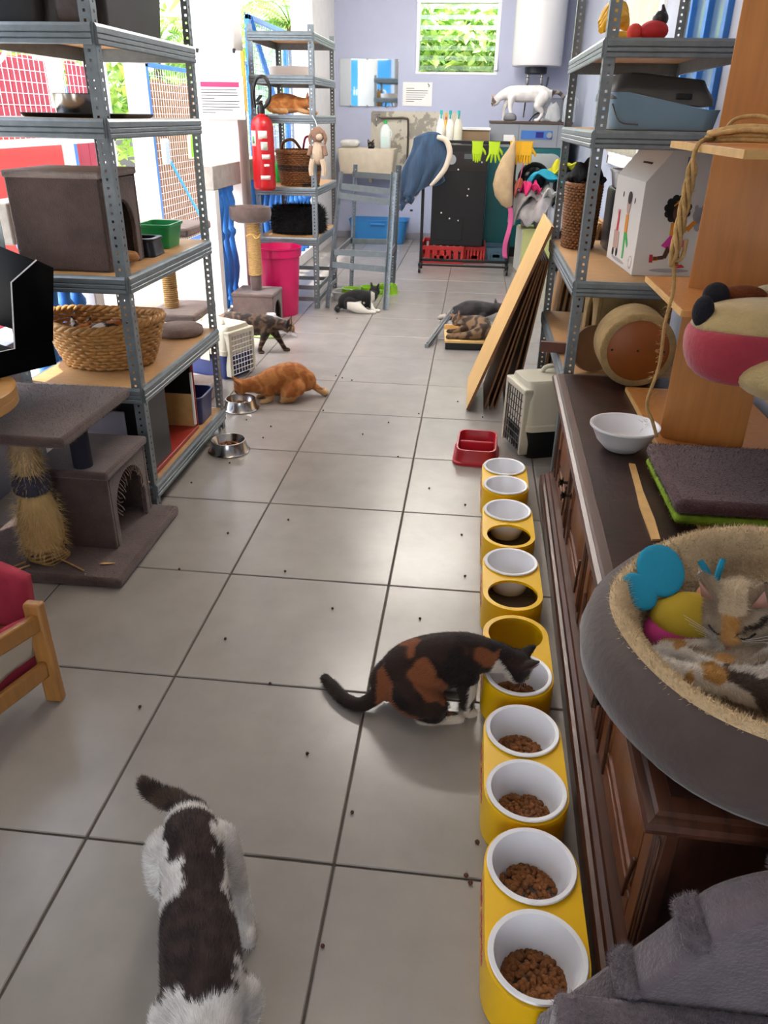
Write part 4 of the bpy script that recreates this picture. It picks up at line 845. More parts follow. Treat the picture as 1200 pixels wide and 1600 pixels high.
# printed children, flat shapes on the faces (front: u = x; left side: u = y)
def flat(parent, name, polys, m, face='f', lift=.0012, lab=None):
    q = MB()
    for P in polys:
        q.add([((u, -lift, v) if face == 'f' else (-lift, u, v)) for u, v in P], [tuple(range(len(P)))])
    return q.build(name, m, parent, smooth=False, solid=.0006)
def ell(cx, cy, rx, ry, n=18, rot=0): return [(cx+rx*math.cos(a)*math.cos(rot)-ry*math.sin(a)*math.sin(rot), cy+rx*math.cos(a)*math.sin(rot)+ry*math.sin(a)*math.cos(rot)) for a in np.linspace(0, 2*math.pi, n, endpoint=False)]
def limb(a, b, w0, w1):
    a, b = np.array(a), np.array(b); d = b-a; n = np.array([-d[1], d[0]])/np.linalg.norm(d); return [tuple(a+n*w0/2), tuple(b+n*w1/2), tuple(b-n*w1/2), tuple(a-n*w0/2)]
P_skin = mat('print brown', '55301f', .7); P_hair = mat('print black', '17130f', .7); P_or = mat('print orange', 'd98a22', .7); P_pk = mat('print pink', 'd0359b', .7); P_red = mat('print red', 'c02a3a', .7); P_gr = mat('print grey', 'a3a0a6', .7); P_gn = mat('print green', '3fae57', .7); P_w = mat('print white', 'f2efe8', .7); P_tan = mat('print tan', 'b09488', .7)
gx, gz = .155, .04
flat(ca, 'print_shadow', [ell(gx+.0, .024, .085, .008)], P_gr)
flat(ca, 'print_legs', [limb((gx-.015, .12), (gx-.03, .075), .022, .018), limb((gx-.03, .078), (gx-.075, .072), .016, .014), limb((gx+.02, .12), (gx+.03, .05), .022, .014)], P_skin)
flat(ca, 'print_shoe', [[(gx-.09, .055), (gx-.075, .055), (gx-.078, .088), (gx-.092, .088)]], P_red)
flat(ca, 'print_shoe', [[(gx+.022, .033), (gx+.066, .038), (gx+.05, .05), (gx+.025, .047)]], P_red)
flat(ca, 'print_socks', [limb((gx-.075, .072), (gx-.055, .072), .018, .018), limb((gx+.027, .062), (gx+.03, .047), .016, .016)], P_or)
flat(ca, 'print_skirt', [[(gx-.05, .125), (gx-.02, .112), (gx+.02, .114), (gx+.06, .128), (gx+.025, .165), (gx-.02, .165)]], P_pk)
flat(ca, 'print_top', [[(gx-.022, .165), (gx+.027, .165), (gx+.03, .215), (gx+.005, .225), (gx-.024, .215)], limb((gx+.0, .205), (gx+.045, .19), .026, .022), limb((gx+.045, .19), (gx+.075, .225), .022, .016)], P_or)
flat(ca, 'print_hair', [ell(gx-.006, .272, .046, .044)]+[ell(gx-.006+.042*math.cos(a), .272+.042*math.sin(a), .016, .016, 10) for a in np.linspace(.2, 5.9, 11)], P_hair)
flat(ca, 'print_face', [ell(gx+.004, .258, .028, .034)], P_skin, lift=.002)
flat(ca, 'print_smile', [[(gx+.004, .244), (gx+.024, .248), (gx+.018, .238), (gx+.010, .237)]], P_w, lift=.0028)
flat(ca, 'print_headband', [[(gx-.026, .286), (gx-.005, .305), (gx+.022, .307), (gx+.022, .302), (gx-.003, .299), (gx-.022, .281)]], P_or, lift=.0028)
flat(ca, 'print_pet', [ell(gx+.085, .25, .025, .03), ell(gx+.07, .278, .008, .012), ell(gx+.1, .278, .008, .012), ell(gx+.09, .215, .02, .03)], P_gr, lift=.0005)
flat(ca, 'print_cart', [[(.30, .06), (.40, .06), (.41, .14), (.31, .14)]], P_tan, 's'); flat(ca, 'print_wheels', [ell(.315, .05, .018, .018), ell(.385, .045, .018, .018)], P_hair, 's', .002)
flat(ca, 'print_red_cat', [[(.34, .14), (.38, .14), (.375, .2), (.385, .235), (.365, .22), (.345, .235), (.345, .2)]], P_red, 's')
flat(ca, 'print_boy', [limb((.20, .04), (.21, .15), .026, .034), limb((.2, .15), (.14, .10), .03, .02)], P_gn, 's'); flat(ca, 'print_boy_top', [limb((.205, .15), (.21, .225), .05, .05)], P_or, 's'); flat(ca, 'print_boy_head', [ell(.21, .27, .032, .045)], P_tan, 's', .0015); flat(ca, 'print_boy_hair', [ell(.205, .295, .033, .026)], P_hair, 's', .002); flat(ca, 'print_paw_dots', [ell(.12, .29, .008, .012), ell(.33, .30, .008, .012), ell(.08, .05, .006, .006)], P_hair, 's'); flat(ca, 'print_ground', [ell(.28, .022, .12, .008)], P_gr, 's', .0005)
flat(ca, 'print_emblem', [ell(.06, .045, .028, .028, 20)], P_gr, 's', .0004); flat(ca, 'print_emblem_inner', [ell(.056, .047, .022, .022, 20)], m_cart, 's', .0012)
wicker('wicker_hamper', 'tall dark wicker hamper behind the illustrated carton', (1.375, 3.14, CZ+.001), .085, .12, .30, .85, m_wickb, 22, 24, rim=.01)
o = MB().rings([[(x*k, y*k, z) for x, y in rrect(.26, .30, .02)] for k, z in ((1, 0), (1, .27), (.97, .29), (.9, .295))]).build('appliance', m_black, loc=(1.64, 3.12, CZ+.001), bevel=.003); tag(o, 'black kitchen appliance at the back of the right shelf', 'appliance'); bx('front_plate', m_blackm, o, -.10, .10, -.155, -.149, .05, .2); MB().tube([(-.08, -.17, .22), (.08, -.17, .22)], .008, 8).build('bar_handle', m_steel, o)
o = rtub(.17, .17, .085, .03, taper=.85).build('food_container', m_wht, loc=(1.585, 3.09, CZ+.298), bevel=.002); tag(o, 'white plastic container on top of the black appliance', 'container')
o = MB(); o.grid(lambda u, v: (.17*(u-.5)+.01*math.sin(13*v), .16*(v-.5)+.01*math.sin(11*u), .05+.09*math.sin(math.pi*u)*math.sin(math.pi*v)+.015*math.sin(19*u+7*v)), 12, 12); o = o.build('dark_cloth', mat('black cloth', '101012', .95), loc=(1.375, 3.14, CZ+.275), solid=.012, ang=180); tag(o, 'bunched black cloth on top of the wicker hamper', 'cloth')
lbx = empty('litter_box', (1.53, 2.47, 1.509), label='blue grey covered litter box with dark lid on the right shelf', cat='litter box'); m_bg = mat('dusty blue plastic', '7f9fb6', .4); m_dg = mat('dark grey plastic', '4a4a48', .45)
t = MB(); t.rings([[(x*k, y*k, z+(.02 if x < -.1 and z > .05 else 0)-(.035 if x > .12 and z > .05 else 0)) for x, y in rrect(.42, .50, .06)] for k, z in ((.93, 0), (.95, .008), (1.0, .10), (1.02, .11), (.96, .11), (.9, .015))]); t.build('base_tub', m_bg, lbx, bevel=.003)
t = MB(); t.rings([[(x*k-.015, y*k, z-(.02 if x > .1 else 0)) for x, y in rrect(.40, .48, .05)] for k, z in ((1.0, .106), (.99, .13), (.86, .17), (.8, .195), (.7, .20))], False, True); t.build('lid', m_dg, lbx, bevel=.004); bx('lid_notch', m_black, lbx, .03, .09, -.243, -.23, .108, .128)
MB().tube([(-.20, -.22, .09), (-.17, -.262, .03), (-.10, -.265, .02)], .003, 6, smooth=4).build('wire', m_dg, lbx)
ffz = 1.8125
o = empty('toy_fruit', (1.375, 2.62, ffz), label='yellow plush banana bunch on the right top shelf', cat='plush toy'); m_ban = mat('banana yellow', 'd9a514', .7, var=.15, vscale=10)
for k in range(3): MB().tube([(-.09, -.10+.02*k, .05+.015*k), (-.05, -.05+.03*k, .085+.02*k), (.0, .02+.03*k, .10+.02*k), (.04, .09+.02*k, .07+.015*k)], [.012, .03, .034, .01], 10, smooth=4).build('banana', m_ban, o)
MB().tube([(-.09, -.10, .0), (-.02, -.06, .025), (.05, .02, .03), (.09, .08, .02)], [.01, .025, .025, .012], 10, smooth=4).build('banana', m_ban, o)
o = empty('plush_toy', (1.46, 2.34, ffz), label='red and black plush toy next to the yellow fruit', cat='plush toy'); MB().ball((0, 0, .035), (.055, .05, .035), 16, 10).build('body', mat('toy red', 'b3262f', .8), o, ang=180); MB().ball((.02, .01, .075), (.03, .03, .028), 12, 8).build('head', m_black, o, ang=180); MB().tube([(.03, .01, .09), (.02, .0, .12)], [.012, .004], 6).build('ear', m_black, o); MB().ball((-.07, .0, .03), (.03, .025, .03), 12, 8).build('paw', mat('toy pink red', 'd8483f', .8), o, ang=180)

# ---------------------------------------------------------------- leaning boards, red double bowl
def lean(label, xb, y_, w, L_, m, t=.016, ang=None, em=None):
    a = ang; r = MB().box(-t, 0, 0, w, 0, L_).build('leaning_board', m, loc=(xb, y_, .001+t*math.sin(a)), bevel=.001); r.rotation_euler = (0, a, 0); tag(r, label, 'panel', 'panels leaning on the right shelf unit')
    MB().box(-t+.0003, -.0003, -.001, 0, .001, L_-.001).build('cut_edge', em or mat('brown cut edge', '7a5230', .7, var=.2, vscale=30), r, smooth=False)
m_pan = mat('pale laminate', 'd7ae6c', .45, var=.06, vscale=6); m_pand = mat('brown laminate', '6b4427', .5, var=.2, vscale=8, stretch=(8, 1, 1))
lean('big pale wooden panel leaning on the right shelf unit', .868, 3.14, .61, 1.10, m_pan, ang=math.radians(20.2))
for k, (xb, y_, w, lb_) in enumerate(((.965, 3.19, .50, 'first brown panel behind the big pale leaning one'), (1.0, 3.185, .48, 'second brown panel behind the big pale leaning one'), (1.03, 3.20, .50, 'third brown panel behind the big pale leaning one'), (1.09, 3.21, .5, 'fourth brown panel behind the big pale leaning one'), (1.135, 3.22, .5, 'brown leaning panel closest to the right shelf unit'))):
    a = math.atan((1.201+.0125*k-xb)/.86); lean(lb_, xb, y_, w, .855/math.cos(a), m_pand, t=.010, ang=a)
for k in range(6):
    o = MB().box(0, .016, 0, .30, 0, .42).build('leaning_board', m_board, loc=(1.30+.034*k, 3.50, .001), bevel=.001); o.scale = (1, 1, 2.45); o.rotation_euler = (0, math.radians(5), 0); tag(o, '%s narrow brown board from the aisle standing behind the right shelf unit' % ('first', 'second', 'third', 'fourth', 'fifth', 'sixth')[k], 'panel', 'upright boards behind the right shelf unit')
m_rdp = mat('red bowl plastic', 'b3202f', .35)
db = empty('double_pet_bowl', (.915, 2.485, 0), -.04, 'red plastic double pet bowl on the floor', 'pet bowl')
t = MB(); R_ = rrect(.23, .30, .05, 5)
t.rings([[(x*k, y*k, z-(.03*(.5-y/.3) if z > .05 else 0)*.5) for x, y in R_] for k, z in ((1.0, 0), (1.0, .012), (.94, .016), (.86, .085), (.86, .09), (.80, .09))], True, False)
t.rings([[(x*k, y*k, z-(.03*(.5-y/.3) if z > .05 else 0)*.5) for x, y in R_] for k, z in ((.80, .09), (.72, .03), (.1, .025))], False, True); t.build('body', m_rdp, db, ang=40); bx('divider', m_rdp, db, -.085, .085, -.008, .008, .026, .078, bevel=.006)
kibble_heap(db, .03, .027, 14, 77, .01, -.05, dome=.006)

# ---------------------------------------------------------------- yellow double feeders with white bowls
m_yel = mat('feeder yellow plastic', 'f2c000', .35, var=.03); m_enam = mat('white bowl plastic', 'f3f4f8', .25)
FH, HB, RH = .125, .1, .0835
def feeder_mesh():
    mb = MB(); N = 40
    for s_ in (-1, 1):
        cy = s_*HB
        def bd(a):
            c, s2 = math.cos(a), math.sin(a)
            if s2*s_ >= 0: return .1
            return min(.1/abs(c) if abs(c) > 1e-6 else 9, HB/abs(s2) if abs(s2) > 1e-6 else 9)
        A = [2*math.pi*i/N for i in range(N)]
        o_ = [(bd(a)*math.cos(a), cy+bd(a)*math.sin(a), FH) for a in A]; i_ = [(RH*math.cos(a), cy+RH*math.sin(a), FH) for a in A]; i2 = [(RH*math.cos(a), cy+RH*math.sin(a), FH-.010) for a in A]
        mb.rings([o_, i_, i2], False, False)
    out = [(.1*math.cos(a), HB+.1*math.sin(a)) for a in np.linspace(0, math.pi, 24)]+[(.1*math.cos(a), -HB+.1*math.sin(a)) for a in np.linspace(math.pi, 2*math.pi, 24)]
    inn = [(x*.96, y*.98) for x, y in out]
    mb.rings([[(x, y, FH) for x, y in out], [(x*1.004, y*1.002, FH-.004) for x, y in out], [(x*1.01, y*1.005, 0) for x, y in out], [(x*.97, y*.985, 0) for x, y in out], [(x, y, FH-.01) for x, y in inn]], False, False)
    return mb
FM = feeder_mesh().mesh('feeder'); FM.materials.append(m_yel); FM.polygons.foreach_set('use_smooth', [True]*len(FM.polygons)); FM.set_sharp_from_angle(angle=math.radians(40))
SM = MB(); rg = random.Random(21)
for k in range(9):
    y_ = -.085+.021*k+.004*rg.random(); SM.box(-.1025, -.101, y_, y_+.010, .045+.01*rg.random(), .062+.015*rg.random())
SM = SM.mesh('side_print'); SM.materials.append(mat('magenta print', 'b2445f', .6))
BM = MB().lathe([(.001, .012), (.045, .012), (.06, .02), (.078, .07), (.0815, .124), (.0945, .1265), (.0955, .130), (.0935, .1325), (.084, .1315), (.080, .12), (.072, .07), (.055, .03), (.04, .024), (.001, .023)], n=48).mesh('bowl'); BM.materials.append(m_enam); BM.polygons.foreach_set('use_smooth', [True]*len(BM.polygons)); BM.set_sharp_from_angle(angle=math.radians(50))
FY = (-.150, .257, .685, 1.112, 1.522, 1.962); ordn = ('nearest', 'second', 'third', 'fourth', 'fifth', 'farthest')
desc = ('holding two full bowls', 'holding two full bowls', 'where the calico cat eats', 'with an empty front hole', 'with an empty bowl and an open front hole', 'beside the red double bowl')
food = {(0, 0): 300, (0, 1): 280, (1, 0): 260, (1, 1): 240, (2, 0): 220, (3, 1): 40, (5, 0): 14, (5, 1): 8}
bn_ = 0; bowln = ('nearest white bowl heaped with kibble', 'second white bowl of kibble counting from the camera', 'third white bowl of kibble counting from the camera, rim chipped', 'fourth white bowl of kibble, just in front of the calico cat', 'white bowl the calico cat is eating from', 'white bowl with little kibble behind an empty yellow hole', 'clean empty white bowl in the fifth yellow stand', 'white bowl with crumbs in the near half of the farthest stand', 'white bowl in the far half of the farthest yellow stand')
for i, y_ in enumerate(FY):
    r = empty('feeding_stand', (1.037, y_, 0.0005), 0, '%s yellow double feeding stand %s' % (ordn[i], desc[i]), 'feeding stand', 'yellow feeding stands')
    f_ = bpy.data.objects.new('stand_body', FM); COL.objects.link(f_); f_.parent = r
    s_ = bpy.data.objects.new('side_print', SM); COL.objects.link(s_); s_.parent = r
    for j in (0, 1):
        if (i, j) in ((2, 1), (3, 0), (4, 0)): continue
        b = empty('white_bowl', (1.037, y_+(-HB if j == 0 else HB), .0015), 0, bowln[bn_], 'pet bowl', 'white bowls in the yellow stands'); bn_ += 1
        bo = bpy.data.objects.new('bowl', BM); COL.objects.link(bo); bo.parent = b
        if (i, j) in food:
            n_ = food[(i, j)]; kibble_heap(b, .066 if n_ > 60 else .036, .046 if n_ > 60 else .028, n_, i*7+j, -.003, -.003, dome=.024 if n_ > 60 else .008, hr=.0072)
# ---------------------------------------------------------------- round pet bed with toy
pb = empty('round_pet_bed', (1.455, .025, SBZ+.001), label='round brown pet bed with cream fleece lining on the sideboard', cat='pet bed')
m_sued = mat('brown grey suede', '4b3e39', .85, var=.15, vscale=9, bump=.15, bscale=60, sheen=.35); m_flee = mat('cream fleece', 'd6bd96', .95, var=.12, vscale=30, bump=.6, bscale=120)
def hgt(a): return 1+.22*max(0, math.sin(a+.5))
def bedring(r, z): return [(r*math.cos(a)*(1+.012*math.sin(5*a)), r*math.sin(a)*(1+.012*math.sin(5*a)), z*hgt(a)) for a in np.linspace(0, 2*math.pi, 64, endpoint=False)]
MB().rings([bedring(r, z) for r, z in ((.29, .0), (.335, .006), (.365, .04), (.372, .085), (.362, .13), (.343, .155), (.325, .163))], True, False).build('suede_wall', m_sued, pb, ang=180)
fl = MB().rings([bedring(r, z) for r, z in ((.328, .161), (.317, .172), (.30, .168), (.275, .13), (.258, .085), (.24, .055), (.2, .042), (.1, .04), (.01, .04))], False, True).build('fleece_lining', m_flee, pb, ang=180)
fibre(fl, 34000, .010, .0022, m_flee, stand=.8, jitter=.8, seed=8)
bt = empty('butterfly_toy', (1.262, .135, .652), .15, 'blue, yellow and pink plush butterfly toy beside the sleeping cat', 'plush toy')
bt.rotation_euler = (math.radians(38), 0, .2)
m_tq = mat('turquoise felt', '1d8fb0', .9, bump=.3); m_yl = mat('yellow felt', 'bfa22c', .9, bump=.3); m_pk = mat('pink felt', 'd0438b', .9); m_ph = mat('peach felt', 'c98a66', .9)
MB().ball((.03, 0, .03), (.075, .05, .035), 24, 14).build('body', m_yl, bt, ang=180); MB().ball((.02, -.022, .018), (.08, .045, .028), 24, 12).build('belly', m_pk, bt, ang=180)
MB().ball((.085, .035, .035), (.03, .03, .026), 16, 10).build('head', m_ph, bt, ang=180)
for cx, cy, k_, r_ in ((-.012, .085, 1.0, .15), (-.062, .045, .72, .9)):
    pr = [(.0, -.055), (.045, -.03), (.056, .015), (.045, .05), (.015, .066), (-.02, .06), (-.043, .035), (-.05, -.005), (-.035, -.04)]; wg = MB(); Tm = Matrix.Translation((cx, cy, .045)) @ Euler((0, 0, r_)).to_matrix().to_4x4()
    wg.rings([[tuple(Tm @ Vector((x*q*k_, y*q*k_, z))) for x, y in pr] for q, z in ((.8, -.010), (1, -.004), (1, .004), (.8, .010))]); wg.build('wing', m_tq, bt, ang=180, subsurf=2)
for dx in (-.012, .016): MB().tube([(.088+dx*.3, .06, .05), (.088+dx, .085, .058), (.088+dx*1.7, .105, .06)], [.006, .007, .006], 8, smooth=3).build('antenna', m_tq, bt)
# ---------------------------------------------------------------- grey plush ramp at the lower right corner
gp = empty('plush_cat_ramp', (1.30, -.44, 0), label='grey plush cat ramp and platform at the lower right corner', cat='cat ramp'); m_gpl = mat('grey plush', '675d62', .95, var=.22, vscale=16, bump=.5, bscale=140, sheen=.4); m_gf = mat('grey fibre', '736970', .95, var=.3, vscale=20, sheen=.3)
prof = catmull([(-.275, .15), (-.17, .325), (-.10, .445), (-.055, .53), (.04, .585), (.18, .61), (.30, .62)], 5)
q = MB(); q.prism([(-.275, 0), (.30, 0)]+[tuple(p_) for p_ in reversed(prof)], 'y', -.005, .072); o = q.build('ramp', m_gpl, gp, bevel=.012, ang=60); fibre(o, 15000, .009, .0011, m_gf, stand=.5, lay=(-.5, -.2, -.3), seed=31, face_ok=lambda p, n: n[2] > .1)
for k, (x_, z_) in enumerate(((-.16, .345), (-.083, .485), (.035, .592))):
    o = MB().obox((x_, .033, z_), (.045, .084, .03), (0, -math.radians(58-22*k), 0)).build('cleat', m_gpl, gp, bevel=.012, seg=3); fibre(o, 2500, .008, .0011, m_gf, stand=.6, seed=50+k)
fw_ = bx('front_platform', m_gpl, gp, -.275, .30, -.22, -.006, 0, .352, bevel=.014, seg=3); fibre(fw_, 12000, .008, .0011, m_gf, stand=.6, seed=40, face_ok=lambda p, n: n[2] > .1)
MB().prism([(-.003, 0), (.008, .008), (.010, .06), (.002, .065)], 'z', 0, .003).build('wood_chip', m_palew, gp, loc=(-.005, .0, .585)).rotation_euler = (0, -.55, -1.0)
# ---------------------------------------------------------------- things on the far left shelf unit
wicker('wicker_basket', 'brown round wicker basket with dark band on the far left shelf', (-.69, 5.90, 1.002), .19, .19, .26, .80, m_wickb, 18, 30, band=(.42, .60))
bk = [o for o in bpy.data.objects if o.name.startswith('wicker_basket')][-1]
MB().tube([(-.16, .03, .25), (-.13, -.02, .33), (-.04, -.04, .35), (.02, 0, .27)], .012, 8, smooth=5).build('handle', m_wickb, bk)
MB().tube([(.02, .05, .26), (.06, .0, .37), (.13, -.02, .36), (.17, .02, .26)], .010, 8, smooth=5).build('pink_handle', mat('raspberry cord', 'a83a58', .7), bk)
fb = MB().rings([[(.235*k*math.cos(a)*(1+.03*math.sin(7*a)), .22*k*math.sin(a)*(1+.03*math.sin(5*a)), z) for a in np.linspace(0, 6.283, 40, endpoint=False)] for k, z in ((.9, 0), (1, .03), (1, .12), (.95, .19), (.8, .22), (.7, .17), (.5, .14), (.1, .13))]).build('fluffy_bed', mat('black fluff', '0d0d10', .95, bump=.8, bscale=60), loc=(-.74, 6.0, .602), ang=180); tag(fb, 'black fluffy pet bed on the low shelf behind the magenta bin', 'pet bed'); fibre(fb, 9000, .035, .004, mat('black fibre', '16161a', .9), stand=.9, seed=12)
gb = MB().lathe([(.001, 0), (.035, 0), (.037, .01), (.037, .15), (.018, .18), (.018, .21), (.001, .21)], n=20).build('spray_bottle', mat('vivid green plastic', '2fb54a', .3), loc=(-.93, 6.15, 1.002)); tag(gb, 'green bottle behind the extinguisher on the far left shelf', 'bottle'); MB().lathe([(.02, .205), (.02, .235), (.001, .236)], n=14).build('cap', m_wht, gb)
ph = MB().box(-.075, .075, -.035, .035, 0, .014).build('tablet', m_black, loc=(-.575, 5.78, 1.002), bevel=.004); ph.rotation_euler = (0, 0, .3); tag(ph, 'flat black device at the corner of the far left shelf', 'device'); MB().box(-.07, .07, -.031, .031, .014, .0152).build('screen', mat('dark screen', '20242c', .1), ph)
pt = MB().lathe([(.001, 0), (.17, 0), (.18, .02), (.19, .07), (.186, .07), (.175, .02), (.001, .006)], n=36).build('round_tray', m_wht, loc=(-.78, 6.1, 1.822)); tag(pt, 'shallow white round tray on the upper far left shelf', 'tray'); MB().tube([(.187*math.cos(a), .187*math.sin(a), .07) for a in np.linspace(0, 6.283, 36, endpoint=False)], .004, 6, closed=True).build('rim', m_wht, pt)
# A-frame of shelf uprights
af = empty('steel_frame_stand', (-.17, 6.2, 0), label='empty galvanised steel frame leaning together beside the far left shelf', cat='metal stand')
ap = post_mesh(1.14)
for (x_, y_, dx, dy, rz) in ((-.245, -.51, .10, .24, 0), (.245, -.49, .03, .24, math.pi/2), (-.22, .52, .06, -.10, -math.pi/2), (.225, .58, .05, -.10, math.pi)):
    v = Vector((dx, dy, 1.13)).normalized(); o = ap.build('upright', m_steel, af, smooth=False, solid=.002); o.location = (x_, y_, 0); o.rotation_euler = (v.to_track_quat('Z', 'Y') @ Euler((0, 0, rz)).to_quaternion()).to_euler()
for (a, b) in (((-.16, -.30, 1.0), (.26, -.27, .96)), ((-.19, -.34, .93), (.26, -.30, .88)), ((-.22, -.42, .47), (.25, -.40, .46)), ((-.23, -.45, .37), (.25, -.43, .34)), ((-.17, .42, 1.05), (.26, .46, 1.03)), ((-.2, .48, .44), (.24, .53, .44)), ((-.2, -.42, .45), (-.2, .48, .45)), ((.25, -.42, .40), (.24, .5, .40))):
    bar(MB(), a, b, .014, .05).build('cross_bar', m_steel, af, smooth=False)
# lime multi bowl, small grey bowl, blue tub
m_limep = mat('lime plastic bowl', '86b814', .35)
lm = empty('lime_feeder', (-.13, 6.33, 0), .62, 'lime green multi bowl feeder beside the black and white cat', 'pet bowl')
for k in range(3):
    MB().lathe([(.105, 0), (.10, .01), (.088, .075), (.092, .08), (.084, .08), (.07, .03), (.001, .025)], (-.20+.20*k, 0, 0), 28, cap0=True).build('bowl', m_limep, lm, ang=50)
bx('bridge', m_limep, lm, -.2, .2, -.05, .05, .0, .05, bevel=.01)
gbw = rtub(.17, .20, .075, .05, taper=.88, t=.008).build('pet_dish', mat('pale grey plastic', 'a9a9a4', .4), loc=(-.36, 6.10, 0), bevel=.003); tag(gbw, 'pale grey pet dish left of the black and white cat', 'pet bowl'); kibble_heap(gbw, .055, .02, 40, 5, dome=.01)
bt_ = rtub(.80, .45, .30, .10, taper=.85).build('laundry_tub', mat('sky blue tub', '2f7fc0', .35), loc=(-.45, 9.85, .001), bevel=.004); tag(bt_, 'large sky blue plastic tub under the sink', 'tub')
bx('grip', mat('sky blue tub', '2f7fc0'), bt_, -.10, .10, -.245, -.225, .24, .26)
# ---------------------------------------------------------------- sink corner
sk = empty('stone_sink', (-.62, 9.90, 0), label='old cream stone sink on the back wall', cat='sink'); m_cer = mat('old cream ceramic', 'd9cbb2', .4, var=.1, vscale=6)
t = MB(); t.rings([[(x*k, y*k, z) for x, y in rrect(.74, .46, .03)] for k, z in ((.9, .86), (.93, .87), (1, 1.10), (1.02, 1.12), (1.02, 1.165), (.93, 1.165), (.86, .95), (.3, .93))]); t.build('basin', m_cer, sk, bevel=.006)
MB().tube([(.03, .0, .87), (.03, 0, .80), (.03, .05, .76), (.03, .2, .76)], .022, 10, smooth=4).build('drain_pipe', m_cer, sk)
tpz = empty('water_tap', (-.20, 10.19, 0), label='dark pipe and chrome tap above the sink', cat='tap'); m_pipe = mat('dark pipe', '5a5048', .5, .5)
MB().tube([(.08, -.02, .95), (.08, -.02, 1.45), (.04, -.02, 1.52), (-.10, -.02, 1.52), (-.28, -.03, 1.52)], .014, 8, smooth=4).build('pipe', m_pipe, tpz); MB().tube([(-.28, -.03, 1.52), (-.33, -.08, 1.53), (-.33, -.14, 1.50), (-.33, -.14, 1.42)], .013, 8, smooth=4).build('spout', m_ss, tpz); MB().tube([(-.37, -.06, 1.56), (-.29, -.06, 1.56)], .008, 8).build('lever', m_ss, tpz)
def jug(label, loc, h, body, cap, rz=0, w=.075, grp=None):
    r = empty('detergent_bottle', loc, rz, label, 'bottle', grp)
    t = MB(); t.rings([[(x*k, y*k, z*h) for x, y in rrect(w*2, w*1.1, w*.45)] for k, z in ((.92, 0), (1, .03), (1, .5), (.93, .66), (.6, .8), (.27, .86), (.25, .9))]); t.build('body', body, r, ang=60)
    MB().lathe([(w*.36, .88*h), (w*.36, h), (.001, h)], n=16).build('cap', cap, r)
    MB().tube([(w*.62, 0, .36*h), (w*1.08, 0, .42*h), (w*1.08, 0, .6*h), (w*.55, 0, .7*h)], w*.15, 8, smooth=4).build('grip', body, r); MB().box(-w*.7, w*.5, -w*.56, -w*.545, .12*h, .42*h).build('label', mat('label mint', 'cfe6da', .5), r)
    return r
jug('white detergent bottle with green cap on the sink edge', (-.385, 9.83, 1.167), .33, mat('milky plastic', 'e3ece6', .35), mat('green cap', '2fb457', .4), w=.07)
ds = MB().rings([[(x*k, y*k, z) for x, y in rrect(.26, .18, .05)] for k, z in ((.7, 0), (.9, .02), (1, .06), (.9, .09), (.5, .1))]).build('soap_packet', mat('white film', 'e4e2dc', .4, var=.1), loc=(-.85, 9.85, 1.166), subsurf=1); tag(ds, 'crumpled white packet on the left of the sink', 'packet')
# peeling plaster patch (structure), mirror and paper
pp = MB().box(-.62, .55, 10.192, 10.2, .85, 1.60).build('wall_back_plaster', mat('peeling cream plaster', 'cfc9b8', .9, col2='9d978a', vscale=5, contrast=(.52, .56), bump=.3), smooth=False); tag(pp, kind='structure')
mr = empty('mirror', (-.655, 10.19, 1.655), label='frameless wall mirror above the sink', cat='mirror'); m_mir = mat('mirror', 'dfe6ea', .03, 1.0)
bx('glass', m_mir, mr, -.385, .385, -.006, .006, 0, .54, bevel=.001)
for x_, z_ in ((-.02, .54), (.25, 0), (-.25, 0), (-.02, 0)): bx('clip', m_ss, mr, x_-.012, x_+.012, -.010, .008, z_-.012, z_+.012)
pa = empty('paper_notice', (-.01, 10.195, 1.665), label='white paper notice between mirror and window', cat='notice'); bx('sheet', m_paper, pa, -.195, .19, -.002, .002, 0, .275, bevel=0)
tx = MB(); rg = random.Random(6)
for k in range(7): tx.box(-.15, -.15+.3*(rg.uniform(.7, 1) if k not in (0, 6) else .35), -.0035, -.002, .20-.025*k, .206-.025*k)
tx.build('text_lines', m_ink, pa, smooth=False); MB().tube([(.13, -.004, .26), (.15, -.004, .235), (.14, -.004, .22)], .005, 5).build('logo', m_blackm, pa)
# blue poster on the front-left wall that the mirror shows is skipped; wall switch box by the heater
# ---------------------------------------------------------------- water heater
wh = empty('water_heater', (1.47, 9.88, 2.06), label='white cylindrical water heater on the back wall', cat='water heater')
MB().lathe([(.001, .045), (.26, .045), (.295, .055), (.305, .08), (.305, 1.10), (.001, 1.10)], n=56).build('tank', mat('white enamel', 'e6e6e8', .25), wh, ang=45); MB().lathe([(.001, -.03), (.12, -.03), (.135, -.02), (.135, .045), (.001, .045)], n=36).build('base_cap', mat('dark navy plastic', '151824', .4), wh)
for x_ in (-.09, .08): MB().lathe([(.018, -.14), (.022, -.13), (.022, -.07), (.014, -.06), (.014, -.02)], (x_, .03, 0), 12, cap0=True).build('valve', m_ss, wh)
MB().tube([(.08, .03, -.12), (.12, .08, -.2), (.16, .2, -.15), (.18, .27, -.05)], .012, 8, smooth=4).build('pipe', m_ss, wh); MB().tube([(-.09, .03, -.14), (-.09, .1, -.3), (-.09, .29, -.5)], .010, 8, smooth=4).build('pipe', m_ss, wh)
for z_ in (.3, .9): bx('bracket', m_steel, wh, -.2, .2, .28, .312, z_, z_+.06)
